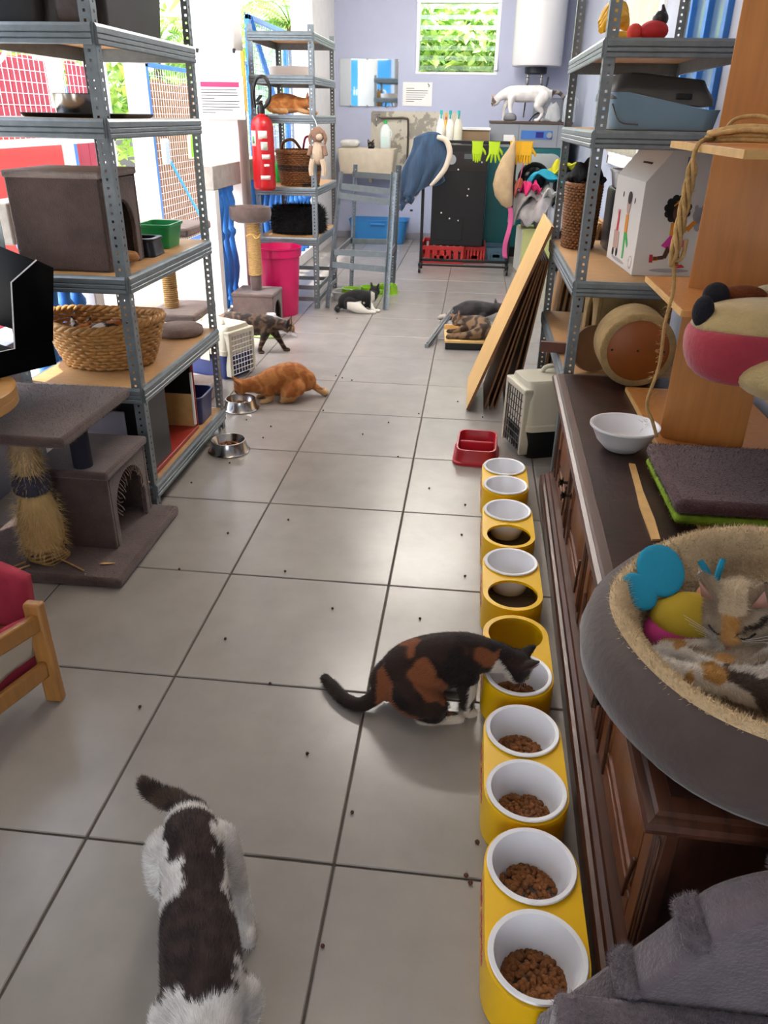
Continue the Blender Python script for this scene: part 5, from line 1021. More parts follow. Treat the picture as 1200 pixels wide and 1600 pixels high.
eb = empty('junction_box', (1.72, 10.13, 1.68), label='grey electrical box on the wall behind the white cat', cat='electrical box'); bx('box', mat('grey enclosure', '7d828c', .5), eb, -.22, .15, -.05, .06, -.16, .10, bevel=.006); MB().tube([(-.1, -.06, -.05), (-.2, -.08, -.09), (-.27, -.12, -.17)], .008, 6, smooth=5).build('cable', m_black, eb); bx('lid', mat('grey enclosure lid', '8d929c', .5), eb, -.2, .13, -.058, -.05, -.14, .08)
# ---------------------------------------------------------------- industrial washing machine
wm = empty('washing_machine', (1.40, 9.5, 0), label='large teal washing machine with grey control panel', cat='washing machine'); m_teal = mat('teal enamel', '0f5f63', .35); m_gp = mat('grey control panel', '8d9299', .4)
bx('body', m_teal, wm, -.45, .48, -.58, .60, .12, 1.235, bevel=.006); bx('control_panel', m_gp, wm, -.45, .48, -.59, .60, 1.236, 1.485, bevel=.008); bx('top_board', mat('brown worktop', '4e3a33', .5), wm, -.46, .49, -.60, .61, 1.486, 1.512); bx('plinth', m_black, wm, -.42, .45, -.54, .58, 0, .12)
pnl = bx('panel_inset', mat('control blue', '3d6fb5', .4), wm, -.09, .27, -.594, -.588, 1.33, 1.42, bevel=.003); bx('display', mat('display violet', '2a2a78', .2), pnl, .08, .17, -.5965, -.594, 1.345, 1.405, bevel=.001)
MB().lathe([(.001, .02), (.03, .02), (.034, 0)], n=20, T=Matrix.Translation((.235, -.594, 1.372)) @ Euler((math.pi/2, 0, 0)).to_matrix().to_4x4()).build('dial', m_gp, pnl)
bx('divider', mat('panel seam', '6d7279', .5), wm, -.125, -.115, -.593, -.588, 1.25, 1.475, bevel=0); bx('divider', mat('panel seam', '6d7279', .5), wm, .325, .335, -.593, -.588, 1.25, 1.475, bevel=0); bx('sticker', m_paper, wm, -.29, -.17, -.592, -.589, 1.30, 1.37, bevel=0); bx('warning_strip', mat('red strip', 'a82f36', .6), wm, -.29, -.17, -.593, -.590, 1.285, 1.303, bevel=0); bx('badge', mat('badge blue', '2d4f9a', .5), wm, .38, .47, -.592, -.589, 1.34, 1.43, bevel=.001); bx('badge_mark', m_paper, wm, .41, .43, -.5935, -.592, 1.37, 1.425, bevel=0)
MB().rings([[(x*k+.10, -.585-d_, z_*k+.90) for x, z_ in rrect(.62, .56, .12)] for k, d_ in ((1, 0), (1, .03), (.92, .045), (.3, .045))]).build('door_surround', mat('door grey', '9aa09f', .45), wm, bevel=.01)
MB().lathe([(.13, .045), (.15, .07), (.18, .075), (.19, .06), (.19, .04)], n=40, T=Matrix.Translation((.10, -.585, .90)) @ Euler((math.pi/2, 0, 0)).to_matrix().to_4x4()).build('door_ring', m_black, wm); MB().lathe([(.001, .055), (.08, .06), (.14, .05)], n=36, T=Matrix.Translation((.10, -.585, .90)) @ Euler((math.pi/2, 0, 0)).to_matrix().to_4x4()).build('door_glass', mat('dark glass', '0d1216', .08), wm)
# things on top of the machine
pbg = MB().rings([[(.11*k*math.cos(a)*(1+.12*math.sin(3*a)), .09*k*math.sin(a), z+.02*math.sin(2*a+z*30)) for a in np.linspace(0, 6.283, 24, endpoint=False)] for k, z in ((.9, .02), (1, .05), (.85, .14), (.7, .22), (.35, .28))]).build('plastic_bag', m_film, loc=(1.66, 8.99, 1.503), ang=180); pbg.scale = (.8, .8, .72); tag(pbg, 'white plastic bag standing on the washing machine', 'bag')
soap = MB().rings([[(x*k, y*k, z) for x, y in rrect(.16, .09, .04)] for k, z in ((.9, 0), (1, .02), (.95, .06), (.5, .085))]).build('sandal', mat('grey rubber', '6a6a6e', .7), loc=(1.17, 9.05, 1.513), subsurf=1); tag(soap, 'grey rubber item at the paws of the white cat', 'shoe')
jug('clear detergent bottle with pink cap at the right end of the machine', (1.84, 8.98, 1.514), .36, mat('clear plastic', 'cfd6dc', .2, trans=.4), mat('pink cap', 'd8365f', .4), w=.075)
# ---------------------------------------------------------------- black appliance on red crates
bk_ = empty('black_appliance', (.645, 8.65, .20), label='tall black metal appliance standing on the red crates', cat='appliance'); bx('cabinet', m_blackm, bk_, -.315, .295, -.35, .35, 0, 1.075, bevel=.008); bx('service_panel', m_black, bk_, -.25, .05, -.356, -.35, .06, .30, bevel=.003); bx('vent_strip', mat('dark brown strip', '1d1714', .5), bk_, -.30, .28, -.354, -.35, .80, 1.0, bevel=.002)
MB().lathe([(.001, .012), (.05, .012), (.055, 0)], n=28, T=Matrix.Translation((-.11, -.35, .92)) @ Euler((math.pi/2, 0, 0)).to_matrix().to_4x4()).build('gauge', mat('gauge face', '9a9c9c', .4), bk_); bx('name_plate', mat('plate grey', '55585c', .4), bk_, .03, .19, -.356, -.35, .93, .98, bevel=.002)
for x_, z_ in ((.23, .9), (-.03, .82), (.09, .55), (-.2, .36), (-.1, .3), (0, .28), (.1, .62)): MB().lathe([(.001, .008), (.010, .008), (.012, 0)], n=10, T=Matrix.Translation((x_, -.35, z_)) @ Euler((math.pi/2, 0, 0)).to_matrix().to_4x4()).build('bolt', m_ss, bk_)
def crate(label, loc, w, d, h, m):
    r = empty('plastic_crate', loc, label=label, cat='crate', group='crates under the black appliance')
    bx('floor_panel', m, r, -w/2, w/2, -d/2, d/2, 0, .012, bevel=0)
    for s_ in (-1, 1):
        q = MB(); n_ = 6
        q.box(-w/2, w/2, s_*d/2-.01, s_*d/2+.01, h-.045, h).box(-w/2, w/2, s_*d/2-.008, s_*d/2+.008, 0, .03)
        for k in range(n_+1): xx = -w/2+w*k/n_; q.box(max(-w/2, xx-.028), min(w/2, xx+.028), s_*d/2-.009, s_*d/2+.009, 0, h)
        q.box(-w*.18, w*.18, s_*d/2-.009, s_*d/2+.009, .05, .09); q.build('long_side', m, r, bevel=.003)
        bx('short_side', m, r, s_*w/2-.009, s_*w/2+.009, -d/2, d/2, 0, h, bevel=.003)
    return r
m_crr = mat('red crate plastic', 'b32a26', .45)
crate('red plastic crate under the left of the black appliance', (.475, 8.62, .001), .50, .70, .195, m_crr); crate('second red crate under the right of the black appliance', (.86, 8.66, .001), .23, .62, .192, m_crr)
crate('blue grey plastic crate low beside the teal machine', (1.12, 8.68, .001), .26, .40, .165, mat('blue grey crate', '4f7186', .5))
cbx = empty('cardboard_box', (.78, 8.75, 1.276), label='small cardboard box with white lid on the black appliance', cat='box'); bx('body', mat('kraft card', '8a7256', .8), cbx, -.16, .16, -.12, .12, 0, .14); bx('lid', m_paper, cbx, -.22, .17, -.14, .14, .14, .165)
for k, (x_, y_, b_, c_, lb_) in enumerate(((.39, 8.48, 'eceae0', '19a3a3', 'white spray bottle with teal trigger, left of three'), (.49, 8.50, 'e9e7dd', '19a3a3', 'white spray bottle with teal trigger, middle of three'), (.585, 8.47, 'dcd7bf', '19a3a3', 'cream spray bottle with teal trigger, right of three'))):
    r = empty('spray_bottle', (x_, y_, 1.276), label=lb_, cat='bottle', group='spray bottles on the black appliance'); t = MB(); t.lathe([(.001, 0), (.045, 0), (.048, .01), (.048, .15), (.035, .22), (.018, .26), (.016, .29), (.001, .29)], n=24); t.build('body', mat('spray body %d' % k, b_, .35), r, ang=50)
    MB().box(-.014, .014, -.05, .02, .295, .335).box(-.008, .008, -.055, -.045, .25, .30).build('trigger', mat('teal plastic', c_, .4), r, bevel=.004)
yb = MB().lathe([(.001, 0), (.022, 0), (.022, .2), (.010, .24), (.010, .31), (.001, .31)], n=14).build('spray_bottle', mat('yellow bottle', 'd6a52a', .4), loc=(.44, 8.60, 1.276)); tag(yb, 'slim yellow bottle behind the white spray bottles', 'bottle'); MB().lathe([(.012, .24), (.012, .27)], n=10).build('collar', mat('red collar', 'c0392b', .4), yb)
# ---------------------------------------------------------------- black clothes rack with hung things
rk = empty('clothes_rack', (.75, 7.78, 0), label='black rolling clothes rack in front of the black appliance', cat='clothes rack')
for x_ in (-.49, .47):
    bx('upright', m_blackm, rk, x_-.016, x_+.016, -.016, .016, .10, 1.31, bevel=.004); bx('foot_bar', m_blackm, rk, x_-.016, x_+.016, -.20, .14, .075, .105, bevel=.004)
    for y_ in (-.18, .12):
        MB().lathe([(.001, -.012), (.03, -.012), (.032, -.008), (.032, .008), (.03, .012), (.001, .012)], n=20, T=Matrix.Translation((x_, y_, .033)) @ Euler((0, math.pi/2, 0)).to_matrix().to_4x4()).box(x_-.012, x_+.012, y_-.012, y_+.012, .04, .08).build('caster', m_black, rk)
bx('top_bar', m_blackm, rk, -.50, .62, -.016, .016, 1.30, 1.33, bevel=.004); bx('lower_bar', m_blackm, rk, -.49, .47, -.016, .016, .10, .13, bevel=.004); bx('lower_bar', m_blackm, rk, -.49, .47, -.19, -.17, .078, .10, bevel=.003)
m_navyc = mat('blue velour', '2b4560', .9, var=.3, vscale=9, stretch=(4, 4, .6), sheen=.4)
bd2 = empty('hanging_pet_bed', (.30, 7.66, 0), label='blue velour pet bed with cream rim draped over the rack', cat='pet bed')
def drape(u, v):
    xl, xr = -.14-.20*v, .20-.02*v; z_ = 1.345-.28*v-(.42*(1-u)+.10*u)*v+(.06*(1-(2*u-1)**2))*(1-v)
    return (xl+(xr-xl)*u+.02*math.sin(9*v+4*u)+(.06 if v > .9 and u < .3 else 0), -.06-.05*math.sin(math.pi*u)*math.sin(math.pi*min(1, v*.9+.1))-.022*math.sin(u*19+v*3)*v, z_+.03*math.sin(u*12)*v)
MB().grid(drape, 30, 26).build('velour_body', m_navyc, bd2, solid=.05, ang=180)
MB().tube([(.10, -.09, 1.36), (.19, -.11, 1.33), (.235, -.12, 1.22), (.20, -.13, 1.08), (.12, -.14, .97), (.05, -.13, .90)], [.024, .028, .03, .028, .024, .015], 12, smooth=5).build('cream_rim', mat('cream piping', 'd5c6b2', .9), bd2, ang=180); bx('tag', m_black, bd2, -.16, -.13, -.10, -.095, .64, .66)
MB().grid(lambda u, v: (-.14+.34*u, .05+.01*math.sin(9*u), 1.345-.30*v), 10, 6).build('back_fold', m_navyc, bd2, solid=.04, ang=180)
def glove(label, loc, m, s_=1.0, spread=1.0, grp=None, rz=0):
    r = MB(); w = .052*s_; L_ = .11*s_
    r.rings([[(x*k, y, z) for x, y in rrect(w*2, .03*s_, .012*s_)] for k, z in ((1.1, 0), (1.02, -.03), (1, -L_*.8), (.96, -L_))])
    for i in range(4): x0 = (-.036+.024*i)*s_; r.tube([(x0, 0, -L_*.9), (x0*1.3*spread, -.004, -L_-.045*s_), (x0*1.5*spread, 0, -L_-(.07+.012*(1-abs(i-1.5)))*s_)], [.013*s_, .012*s_, .007*s_], 8)
    r.tube([(.045*s_, 0, -L_*.5), (.075*s_, 0, -L_*.8), (.085*s_, 0, -L_*1.05)], [.013*s_, .012*s_, .007*s_], 8); o = r.build('rubber_glove', m, loc=loc, ang=60); o.rotation_euler = (0, 0, rz); tag(o, label, 'glove', grp); MB().lathe([(.06*s_, .002), (.06*s_, .008)], n=12, sy=.3).build('cuff_bead', m, o); return o
m_lg = mat('neon glove', 'aacb12', .5); m_yg = mat('yellow glove', 'd9a40c', .5)
glove('neon lime glove hanging on the rack, left of two', (.815, 7.755, 1.318), m_lg, 1.05, .6, 'lime gloves'); glove('neon lime glove hanging on the rack, right of two', (.99, 7.755, 1.318), m_lg, 1.05, 1.3, 'lime gloves')
glove('yellow rubber glove hanging on the rack, left of two', (1.215, 7.745, 1.325), m_yg, 1.15, .8, 'yellow gloves'); glove('yellow rubber glove at the right end of the rack', (1.325, 7.745, 1.325), m_yg, 1.15, .8, 'yellow gloves')
hc = MB().rings([[(xc+w*math.cos(a), -.0+d_*math.sin(a), z) for a in np.linspace(0, 6.283, 20, endpoint=False)] for xc, w, d_, z in ((.07, .012, .015, 0), (.06, .03, .03, -.06), (.03, .07, .05, -.16), (.0, .095, .07, -.30), (-.01, .105, .075, -.42), (.01, .095, .07, -.53), (.05, .06, .05, -.62), (.07, .02, .02, -.65))]).build('hanging_cushion', mat('beige canvas', 'b99e79', .9, var=.1, vscale=14, bump=.2), loc=(1.115, 7.66, 1.34), ang=180); tag(hc, 'beige flat cushion hung by its corner on the rack', 'cushion'); MB().tube([(.07, 0, -.01), (.07, .06, .03), (.075, .10, -.01)], .008, 6, smooth=3).build('loop', m_palew, hc)
# ---------------------------------------------------------------- laundry on a lime hamper
lh = empty('laundry_hamper', (1.48, 8.02, 0), .12, 'pale lime laundry hamper under the pile of clothes', 'hamper'); m_lh = mat('pale lime card', 'd3d88c', .6); bx('body', m_lh, lh, -.13, .22, -.17, .2, .0, .47, bevel=.006); bx('side_trim', mat('white rickrack', 'dcd9c9', .7), lh, -.142, -.13, -.17, .2, 0, .46, bevel=.003)
for z_ in (.18, .25, .32): MB().obox((.03+.01*math.sin(z_*50), -.172, z_), (.03, .004, .03), (0, .785, 0)).build('diamond_motif', mat('olive motif', '8a7a2a', .6), lh)
def cloth(name, label, loc, sx, sy, top, drop, m, seed, rz=0.0, side='l'):
    rg = np.random.default_rng(seed); p1, p2, p3 = rg.random(3)*6
    def fn(u, v):
        x, y = (u-.5)*sx, (v-.5)*sy; r2 = max(0, (abs(2*v-1) if side == 'f' else abs(2*u-1))-.35)
        z = -drop*r2**1.5 + .03*math.sin(7*u+p1+3*v)+.025*math.sin(9*v+p2)+.02*math.sin(15*u-8*v+p3)
        return (x*(1-.25*r2), y*(1-.2*r2)+.02*math.sin(12*u+p2), top+z)
    o = MB().grid(fn, 26, 26).build(name, m, loc=loc, solid=.014, ang=180); o.rotation_euler = (0, 0, rz); tag(o, label, 'cloth', 'clothes on the laundry pile'); return o
LX, LY = 1.46, 7.99
cloth('laundry_cloth', 'grey shirt hanging low from the laundry pile', (LX-.09, LY-.10, 0), .34, .34, .80, .55, mat('grey jersey', '918a87', .9, var=.15, vscale=12), 1, .2)
cloth('laundry_cloth', 'second grey cloth bunched on the laundry pile', (LX+.0, LY-.17, 0), .36, .26, .76, .45, mat('light grey jersey', 'a9a2a0', .9, var=.15, vscale=12), 2, -.3, 'f')
cloth('laundry_cloth', 'white cloth lying on the laundry pile', (LX+.14, LY-.10, 0), .30, .30, .84, .25, mat('white cotton', 'c9c6c0', .9), 3, .4)
cloth('laundry_cloth', 'hot pink cloth on the laundry pile', (LX-.05, LY-.16, 0), .22, .20, .91, .10, mat('hot pink cotton', 'd42a68', .9), 4, .5)
cloth('laundry_cloth', 'teal towel on top of the laundry pile', (LX+.16, LY+.02, 0), .60, .34, 1.0, .26, mat('teal towel', '1f93ab', .9, bump=.3), 5, -.35)
cloth('laundry_cloth', 'yellow green towel at the right of the laundry pile', (LX+.30, LY+.10, 0), .40, .3, 1.08, .15, mat('yellow green towel', 'b9b41f', .9, bump=.3), 6, .1)
cloth('laundry_cloth', 'rust orange cloth at the left of the laundry pile', (LX-.16, LY-.02, 0), .20, .22, .90, .12, mat('rust cotton', 'a8552f', .9), 7, .3)
cloth('laundry_cloth', 'pale grey sheet bulging at the right of the laundry pile', (LX+.27, LY-.16, 0), .28, .24, .70, .40, mat('pale grey sheet', 'aeb0b6', .9), 8, 0, 'f')
pk_ = MB().grid(lambda u, v: (.05*(u-.5)+.02*math.sin(6*v), .01*math.sin(8*v), .62-.52*v), 4, 16).build('laundry_strap', mat('pink ribbon', 'd25a8e', .8), loc=(1.20, 7.64, .08), solid=.008, ang=180); tag(pk_, 'long pink strip dangling from the laundry pile', 'cloth')
ps = MB().tube([(0, 0, 0), (-.02, .0, -.15), (-.06, 0, -.3)], [.018, .014, .012], 6, smooth=4, flat=(.3, 1)).build('laundry_strap', mat('pink strap', 'c95a80', .8), loc=(1.30, 7.70, 1.13)); tag(ps, 'pink strap hanging beside the beige cushion', 'strap')
bc = MB().ball((0, 0, .05), (.08, .06, .05), 16, 10).build('blue_bottle', mat('royal blue plastic', '1f5fc0', .4), loc=(1.86, 8.2, .957)); tag(bc, 'royal blue plastic item behind the yellow towel', 'bottle'); MB().lathe([(.02, .09), (.02, .12), (.001, .12)], n=12).build('cap', m_wht, bc)
stb = empty('storage_stack', (1.81, 8.2, 0), label='dark storage box stack behind the laundry pile', cat='box'); bx('lower_box', m_black, stb, -.14, .18, -.2, .2, 0, .5); bx('upper_box', mat('charcoal box', '26262a', .6), stb, -.12, .18, -.2, .2, .501, .955)
# ---------------------------------------------------------------- board and rail the tabby lies on
dr_ = empty('drawer_front', (.83, 4.66, 0), .05, 'pale wooden drawer panel on the floor under the tabby cat', 'drawer'); bx('panel', m_pan, dr_, -.17, .20, -.19, .15, .055, .072, bevel=.002); bx('riser', m_black, dr_, -.165, .19, -.17, -.15, 0, .055); bx('riser', m_black, dr_, -.165, .19, .12, .14, 0, .055); bx('back_lip', m_palew, dr_, -.17, .2, .15, .166, .055, .11)
rl = empty('metal_rail', (.535, 4.50, 0), label='grey metal drawer rail sticking out across the floor', cat='rail'); bar(MB(), (0, 0, .012), (.16, .68, .125), .03, .035).build('channel', m_steel, rl, smooth=False); bar(MB(), (.003, .01, .034), (.163, .69, .147), .014, .008).build('runner', m_blackm, rl, smooth=False)
rl2 = empty('metal_rail', (.98, 4.74, .073), -.5, 'short pale metal rail lying on the wooden panel', 'rail'); bx('channel', mat('pale zinc', 'b9c2cb', .4, .6), rl2, -.02, .02, -.14, .10, 0, .02); bx('runner', m_steel, rl2, -.008, .008, -.13, .09, .02, .026)
# ---------------------------------------------------------------- loose kibble on the floor
KM = KP.mesh('kibble'); KM.materials.append(mat('dark loose kibble', '4a2b1a', .85)); KM.polygons.foreach_set('use_smooth', [True]*len(KM.polygons))
spots = [(-.60, 2.58), (-.53, 2.62), (-.57, 2.50), (-.5, 2.70), (-.38, 2.80), (-.22, 2.72), (-.30, 2.20), (-.41, 1.95), (-.5, 1.68), (-.22, 2.55), (.02, 3.02), (.03, 3.66), (.10, 3.62), (-.02, 3.70), (.42, 2.88), (.30, 2.68), (.58, 3.05), (.52, 2.40), (.70, 2.05), (.86, 1.62), (.88, 1.30), (.87, 1.9), (.47, .33), (.12, 1.65), (.20, 1.24), (-.1, 1.5), (.93, .10), (.905, .005), (.915, -.012), (.61, -.20), (.62, .15), (.42, 1.02), (1.148, .24), (1.147, .03), (1.146, .53), (1.148, -.2), (.86, 3.5), (.80, 3.3), (.95, 3.05), (-.28, 5.3), (-.2, 1.2), (.73, 1.0), (.1, .8), (.3, .6), (-.05, .45), (.65, .75)]
spots = [(x_, y_) for (x_, y_) in spots if not (abs(x_+.35) < .12 and abs(y_-2.36) < .12) and not (x_ < -.46 and 1.66 < y_ < 2.72)]
for i, (x_, y_) in enumerate(spots):
    k = bpy.data.objects.new('loose_kibble', KM); COL.objects.link(k); k.location = (x_, y_, .0041); k.rotation_euler = (0, 0, i*1.3); k.scale = (1, 1, 1) if x_ > .85 and y_ < .6 else (.8, .8, .9); tag(k, 'single stray brown kibble lying on the floor tiles', 'kibble', 'stray kibble on the floor')
# ---------------------------------------------------------------- cats
m_fur = fur_mat('cat fur'); m_eye = mat('cat eye', 'a59a3c', .1); m_pupil = mat('pupil', '050505', .1); m_nose = mat('cat nose', 'b56a66', .5); m_ear = mat('inner ear', 'b98b7e', .8); m_lid = mat('eyelid line', '1d1512', .7)
def chain_mesh(mb, pts, flat=None, n=14, sm=5):
    q = catmull([p[:4] for p in pts], sm) if len(pts) > 2 else [p[:4] for p in pts]
    P = [Vector(p[:3]) for p in q]; R = [max(.003, p[3]) for p in q]
    d0 = (P[0]-P[1]).normalized(); d1 = (P[-1]-P[-2]).normalized(); pp, rr_ = [], []
    for a in (80, 55, 28): a = math.radians(a); pp.append(P[0]+d0*(R[0]*math.sin(a))); rr_.append(R[0]*math.cos(a))
    pp += P; rr_ += R
    for a in (28, 55, 80): a = math.radians(a); pp.append(P[-1]+d1*(R[-1]*math.sin(a))); rr_.append(R[-1]*math.cos(a))
    mb.tube([tuple(p) for p in pp], rr_, n, flat=flat)
def head_basis(f, u):
    f = Vector(f).normalized(); u = Vector(u); u = (u-f*u.dot(f)).normalized(); l = u.cross(f); return Matrix((f, l, u)).transposed()
def NZ(p, s, k=0): return mnoise.noise(Vector((p[0]*s+k, p[1]*s+k*1.7, p[2]*s-k)))
def make_cat(label, loc, rz, body, limbs, head, colfn, scale=1.0, voxel=.006, fur=8000, furlen=.011, furw=.0014, eyes='open', bodyflat=(1.0, .92), lay=(-.9, 0, -.35), seed=1, name='cat', eyecol=None, hs=1.0, group=None, sit=None, ears=True):
    mb = MB(); chain_mesh(mb, body, bodyflat, 18)
    for L_ in limbs: chain_mesh(mb, L_)
    hc, hf, hu = head; B = head_basis(hf, hu); HC = Vector(hc)
    def H(x, y, z): return HC+B @ (Vector((x, y, z))*hs)
    def hb(c, r, n=14, m=10): mb.ball(H(*c), tuple(q*hs for q in r), n, m, rot=B)
    hb((0, 0, 0), (.046, .045, .041)); hb((.012, .02, -.012), (.03, .026, .026)); hb((.012, -.02, -.012), (.03, .026, .026)); hb((.036, 0, -.016), (.022, .021, .015)); hb((.03, 0, .004), (.026, .014, .014)); hb((.033, 0, -.026), (.015, .013, .009))
    if ears:
        for s_ in (-1, 1):
            mb.tube([tuple(H(-.002, s_*.022, .018)), tuple(H(-.004, s_*.030, .040)), tuple(H(-.004, s_*.038, .062)), tuple(H(-.002, s_*.042, .078))], [.026*hs, .020*hs, .011*hs, .003*hs], 10, flat=(.42, 1) if abs(Vector(hf).z) > 2 else (.5, 1))
    me = mb.mesh('tmp'); ob = bpy.data.objects.new('tmp', me); COL.objects.link(ob)
    rm = ob.modifiers.new('r', 'REMESH'); rm.mode = 'VOXEL'; rm.voxel_size = voxel; sm = ob.modifiers.new('s', 'SMOOTH'); sm.factor = .5; sm.iterations = 6
    dg = bpy.context.evaluated_depsgraph_get(); nm = bpy.data.meshes.new_from_object(ob.evaluated_get(dg)); bpy.data.objects.remove(ob, do_unlink=True)
    nm.name = 'body'; nv = len(nm.vertices); co = np.empty(nv*3); nm.vertices.foreach_get('co', co); co = co.reshape(-1, 3)
    Bi = B.inverted(); cols = np.ones((nv, 4))
    for i, p in enumerate(co):
        hp_ = Bi @ (Vector(p)-HC)/hs; ish = hp_.length < .085
        cols[i, :3] = srgb(colfn(p, (hp_ if ish else None)))
    at = nm.attributes.new('Col', 'FLOAT_COLOR', 'POINT'); at.data.foreach_set('color', cols.ravel())
    nm.polygons.foreach_set('use_smooth', [True]*len(nm.polygons)); nm.materials.clear(); nm.materials.append(m_fur)
    r = empty(name, loc, rz, label, 'cat', group); r.scale = (scale,)*3
    b = bpy.data.objects.new('body', nm); COL.objects.link(b); b.parent = r
    if fur: blades(b, fur, furlen, furw, b, 'fur', m_fur, lay=lay, stand=.32, jitter=.3, usecol=True, seed=seed)
    MB().ball(H(.057, 0, -.011), (.004*hs, .006*hs, .004*hs), 10, 7, rot=B).build('nose', m_nose, r, ang=180)
    for s_ in (-1, 1):
        if eyes == 'open':
            e = MB().ball(H(.0345, s_*.0195, .007), .0085*hs, 12, 9).build('eye', eyecol or m_eye, r, ang=180); MB().ball(H(.0418, s_*.0215, .007), (.0022*hs, .003*hs, .0065*hs), 8, 6, rot=B).build('pupil', m_pupil, e, ang=180)
        elif eyes == 'closed':
            MB().tube([tuple(H(.044, s_*.011, .001)), tuple(H(.0425, s_*.02, .0005)), tuple(H(.035, s_*.030, .006))], .0016*hs, 5, smooth=3).build('closed_eye', m_lid, r)
        if ears: MB().add([tuple(H(.013, s_*.020, .030)), tuple(H(.009, s_*.042, .034)), tuple(H(.0045, s_*.0405, .066))], [(0, 1, 2)]).build('inner_ear', m_ear, r, solid=.001)
    wk = MB(); rg = random.Random(seed)
    for s_ in (-1, 1):
        for k in range(5): wk.tube([tuple(H(.045, s_*.014, -.014+.003*k)), tuple(H(.042, s_*.035, -.016+.006*k)), tuple(H(.034, s_*.062, -.022+.010*k))], .0003, 3)
    wk.build('whiskers', m_wht, r, kind='stuff')
    return r
def mixc(a, b, t): a = [int(a[i:i+2], 16)/255 for i in (0, 2, 4)]; b = [int(b[i:i+2], 16)/255 for i in (0, 2, 4)]; t = max(0, min(1, t)); return tuple(a[i]*(1-t)+b[i]*t for i in range(3))
def sstep(x, a, b): t = max(0, min(1, (x-a)/(b-a))); return t*t*(3-2*t)
def C(h): return tuple(int(h[i:i+2], 16)/255 for i in (0, 2, 4))

# walking marbled tabby
def c_walk(p, h):
    n = NZ(p, 17, 3)+.6*NZ(p, 34, 7); w = math.sin(p[0]*46+5*n+18*abs(p[2]-.2)); t = sstep(w+.5*n, -.7, 1.2); c = mixc('1f1510', '6b4f38', t*.8)
    if p[2] < .12: s_ = math.sin(p[2]*150); c = mixc('2b1d16', '7b5d42', sstep(s_, .2, .9)*.7)
    if h is not None and h.x > .01: c = mixc('3a281c', 'a8855c', sstep(NZ(p, 60, 2)+h.x*8-.1, -.1, .5)); 
    if h is not None and h.z < -.016 and h.x > .02: c = C('cdbfae')
    if p[0] < -.2 and p[2] > .12: c = mixc('6b513a', '4a3526', sstep(n, -.3, .4))
    return c
make_cat('dark marbled tabby cat walking across the floor', (-.70, 4.19, 0), .04, [(-.24, 0, .205, .052), (-.17, 0, .21, .074), (-.06, 0, .198, .08), (.05, 0, .20, .076), (.12, 0, .205, .062), (.17, 0, .205, .046), (.215, 0, .205, .04)],
 [[(.10, -.04, .17, .04), (.075, -.045, .10, .023), (.05, -.045, .04, .016), (.05, -.045, .013, .016), (.07, -.045, .011, .013)], [(.12, .04, .17, .04), (.165, .045, .10, .022), (.20, .045, .04, .016), (.215, .045, .014, .016), (.24, .045, .011, .014)],
  [(-.2, -.045, .19, .058), (-.16, -.05, .12, .04), (-.235, -.05, .075, .019), (-.225, -.05, .02, .016), (-.195, -.05, .011, .015)], [(-.2, .045, .19, .058), (-.21, .05, .12, .038), (-.285, .05, .07, .019), (-.29, .05, .02, .016), (-.26, .05, .011, .015)],
  [(-.27, 0, .22, .022), (-.34, .0, .20, .018), (-.42, .01, .16, .015), (-.49, .02, .16, .010)]], ((.25, 0, .19), (.92, 0, -.38), (.38, 0, .92)), c_walk, fur=26000, furlen=.009, seed=2)
# ginger eating from the steel bowl
def c_ging(p, h):
    n = NZ(p, 15, 5)+.5*NZ(p, 33, 1); t = sstep(math.sin(p[0]*75+5*n+16*p[2]+12*abs(p[1]))+.5*n, -.8, 1.1); c = mixc('a2602c', 'bd7e43', t)
    if p[2] < .045: c = mixc('c9a476', 'b98048', sstep(n, -.3, .4))
    return c
crouch = [(-.165, 0, .10, .07), (-.09, 0, .13, .09), (.02, 0, .12, .082), (.10, 0, .105, .064), (.155, 0, .105, .048), (.19, 0, .105, .042)]
cl_legs = [[(-.09, -.07, .085, .058), (-.03, -.085, .045, .042), (-.07, -.082, .02, .02), (.0, -.08, .013, .017)], [(-.09, .07, .085, .058), (-.03, .085, .045, .042), (-.07, .082, .02, .02), (.0, .08, .013, .017)],
           [(.09, -.045, .08, .035), (.06, -.05, .035, .02), (.09, -.05, .013, .016), (.12, -.05, .011, .014)], [(.09, .045, .08, .035), (.06, .05, .035, .02), (.09, .05, .013, .016), (.12, .05, .011, .014)]]
make_cat('ginger cat crouched eating from a steel bowl', (-.285, 3.19, 0), math.radians(-152), crouch, cl_legs+[[(-.22, 0, .06, .022), (-.27, .04, .025, .018), (-.29, .02, .018, .016), (-.30, -.03, .017, .013)]], ((.225, 0, .105), (.72, 0, -.70), (.70, 0, .72)), c_ging, fur=26000, furlen=.011, seed=3)
# calico eating at the yellow stand
def c_cal(p, h):
    n = NZ(p, 9, 11)+.45*NZ(p, 24, 4); m_ = NZ(p, 11, 29)+.4*NZ(p, 27, 9)
    c = mixc('1e1512', '33241d', sstep(n, -.2, .3))
    if m_ > .21 and p[0] > -.16: c = mixc('2a1c16', '8a5130', sstep(m_, .21, .30))
    if p[0] < -.16: c = mixc('2b1f19', '4a3527', sstep(n, -.1, .4))
    if p[0] > .10 and p[2] < .135 and h is None: c = mixc('d9d2c8', '2a1e18', sstep(n, .25, .3))
    if p[2] < .03 and p[0] > -.12: c = C('d8cdbf')
    if h is not None:
        c = mixc('241915', '3a2820', sstep(n, -.1, .3))
        if h.z < -.018 and h.x < .045: c = C('d9d0c4')
    if -.03 < p[0] < .05 and p[1] > .045 and p[2] > .15 and n > -.05: c = C('cdc4ba')
    return c
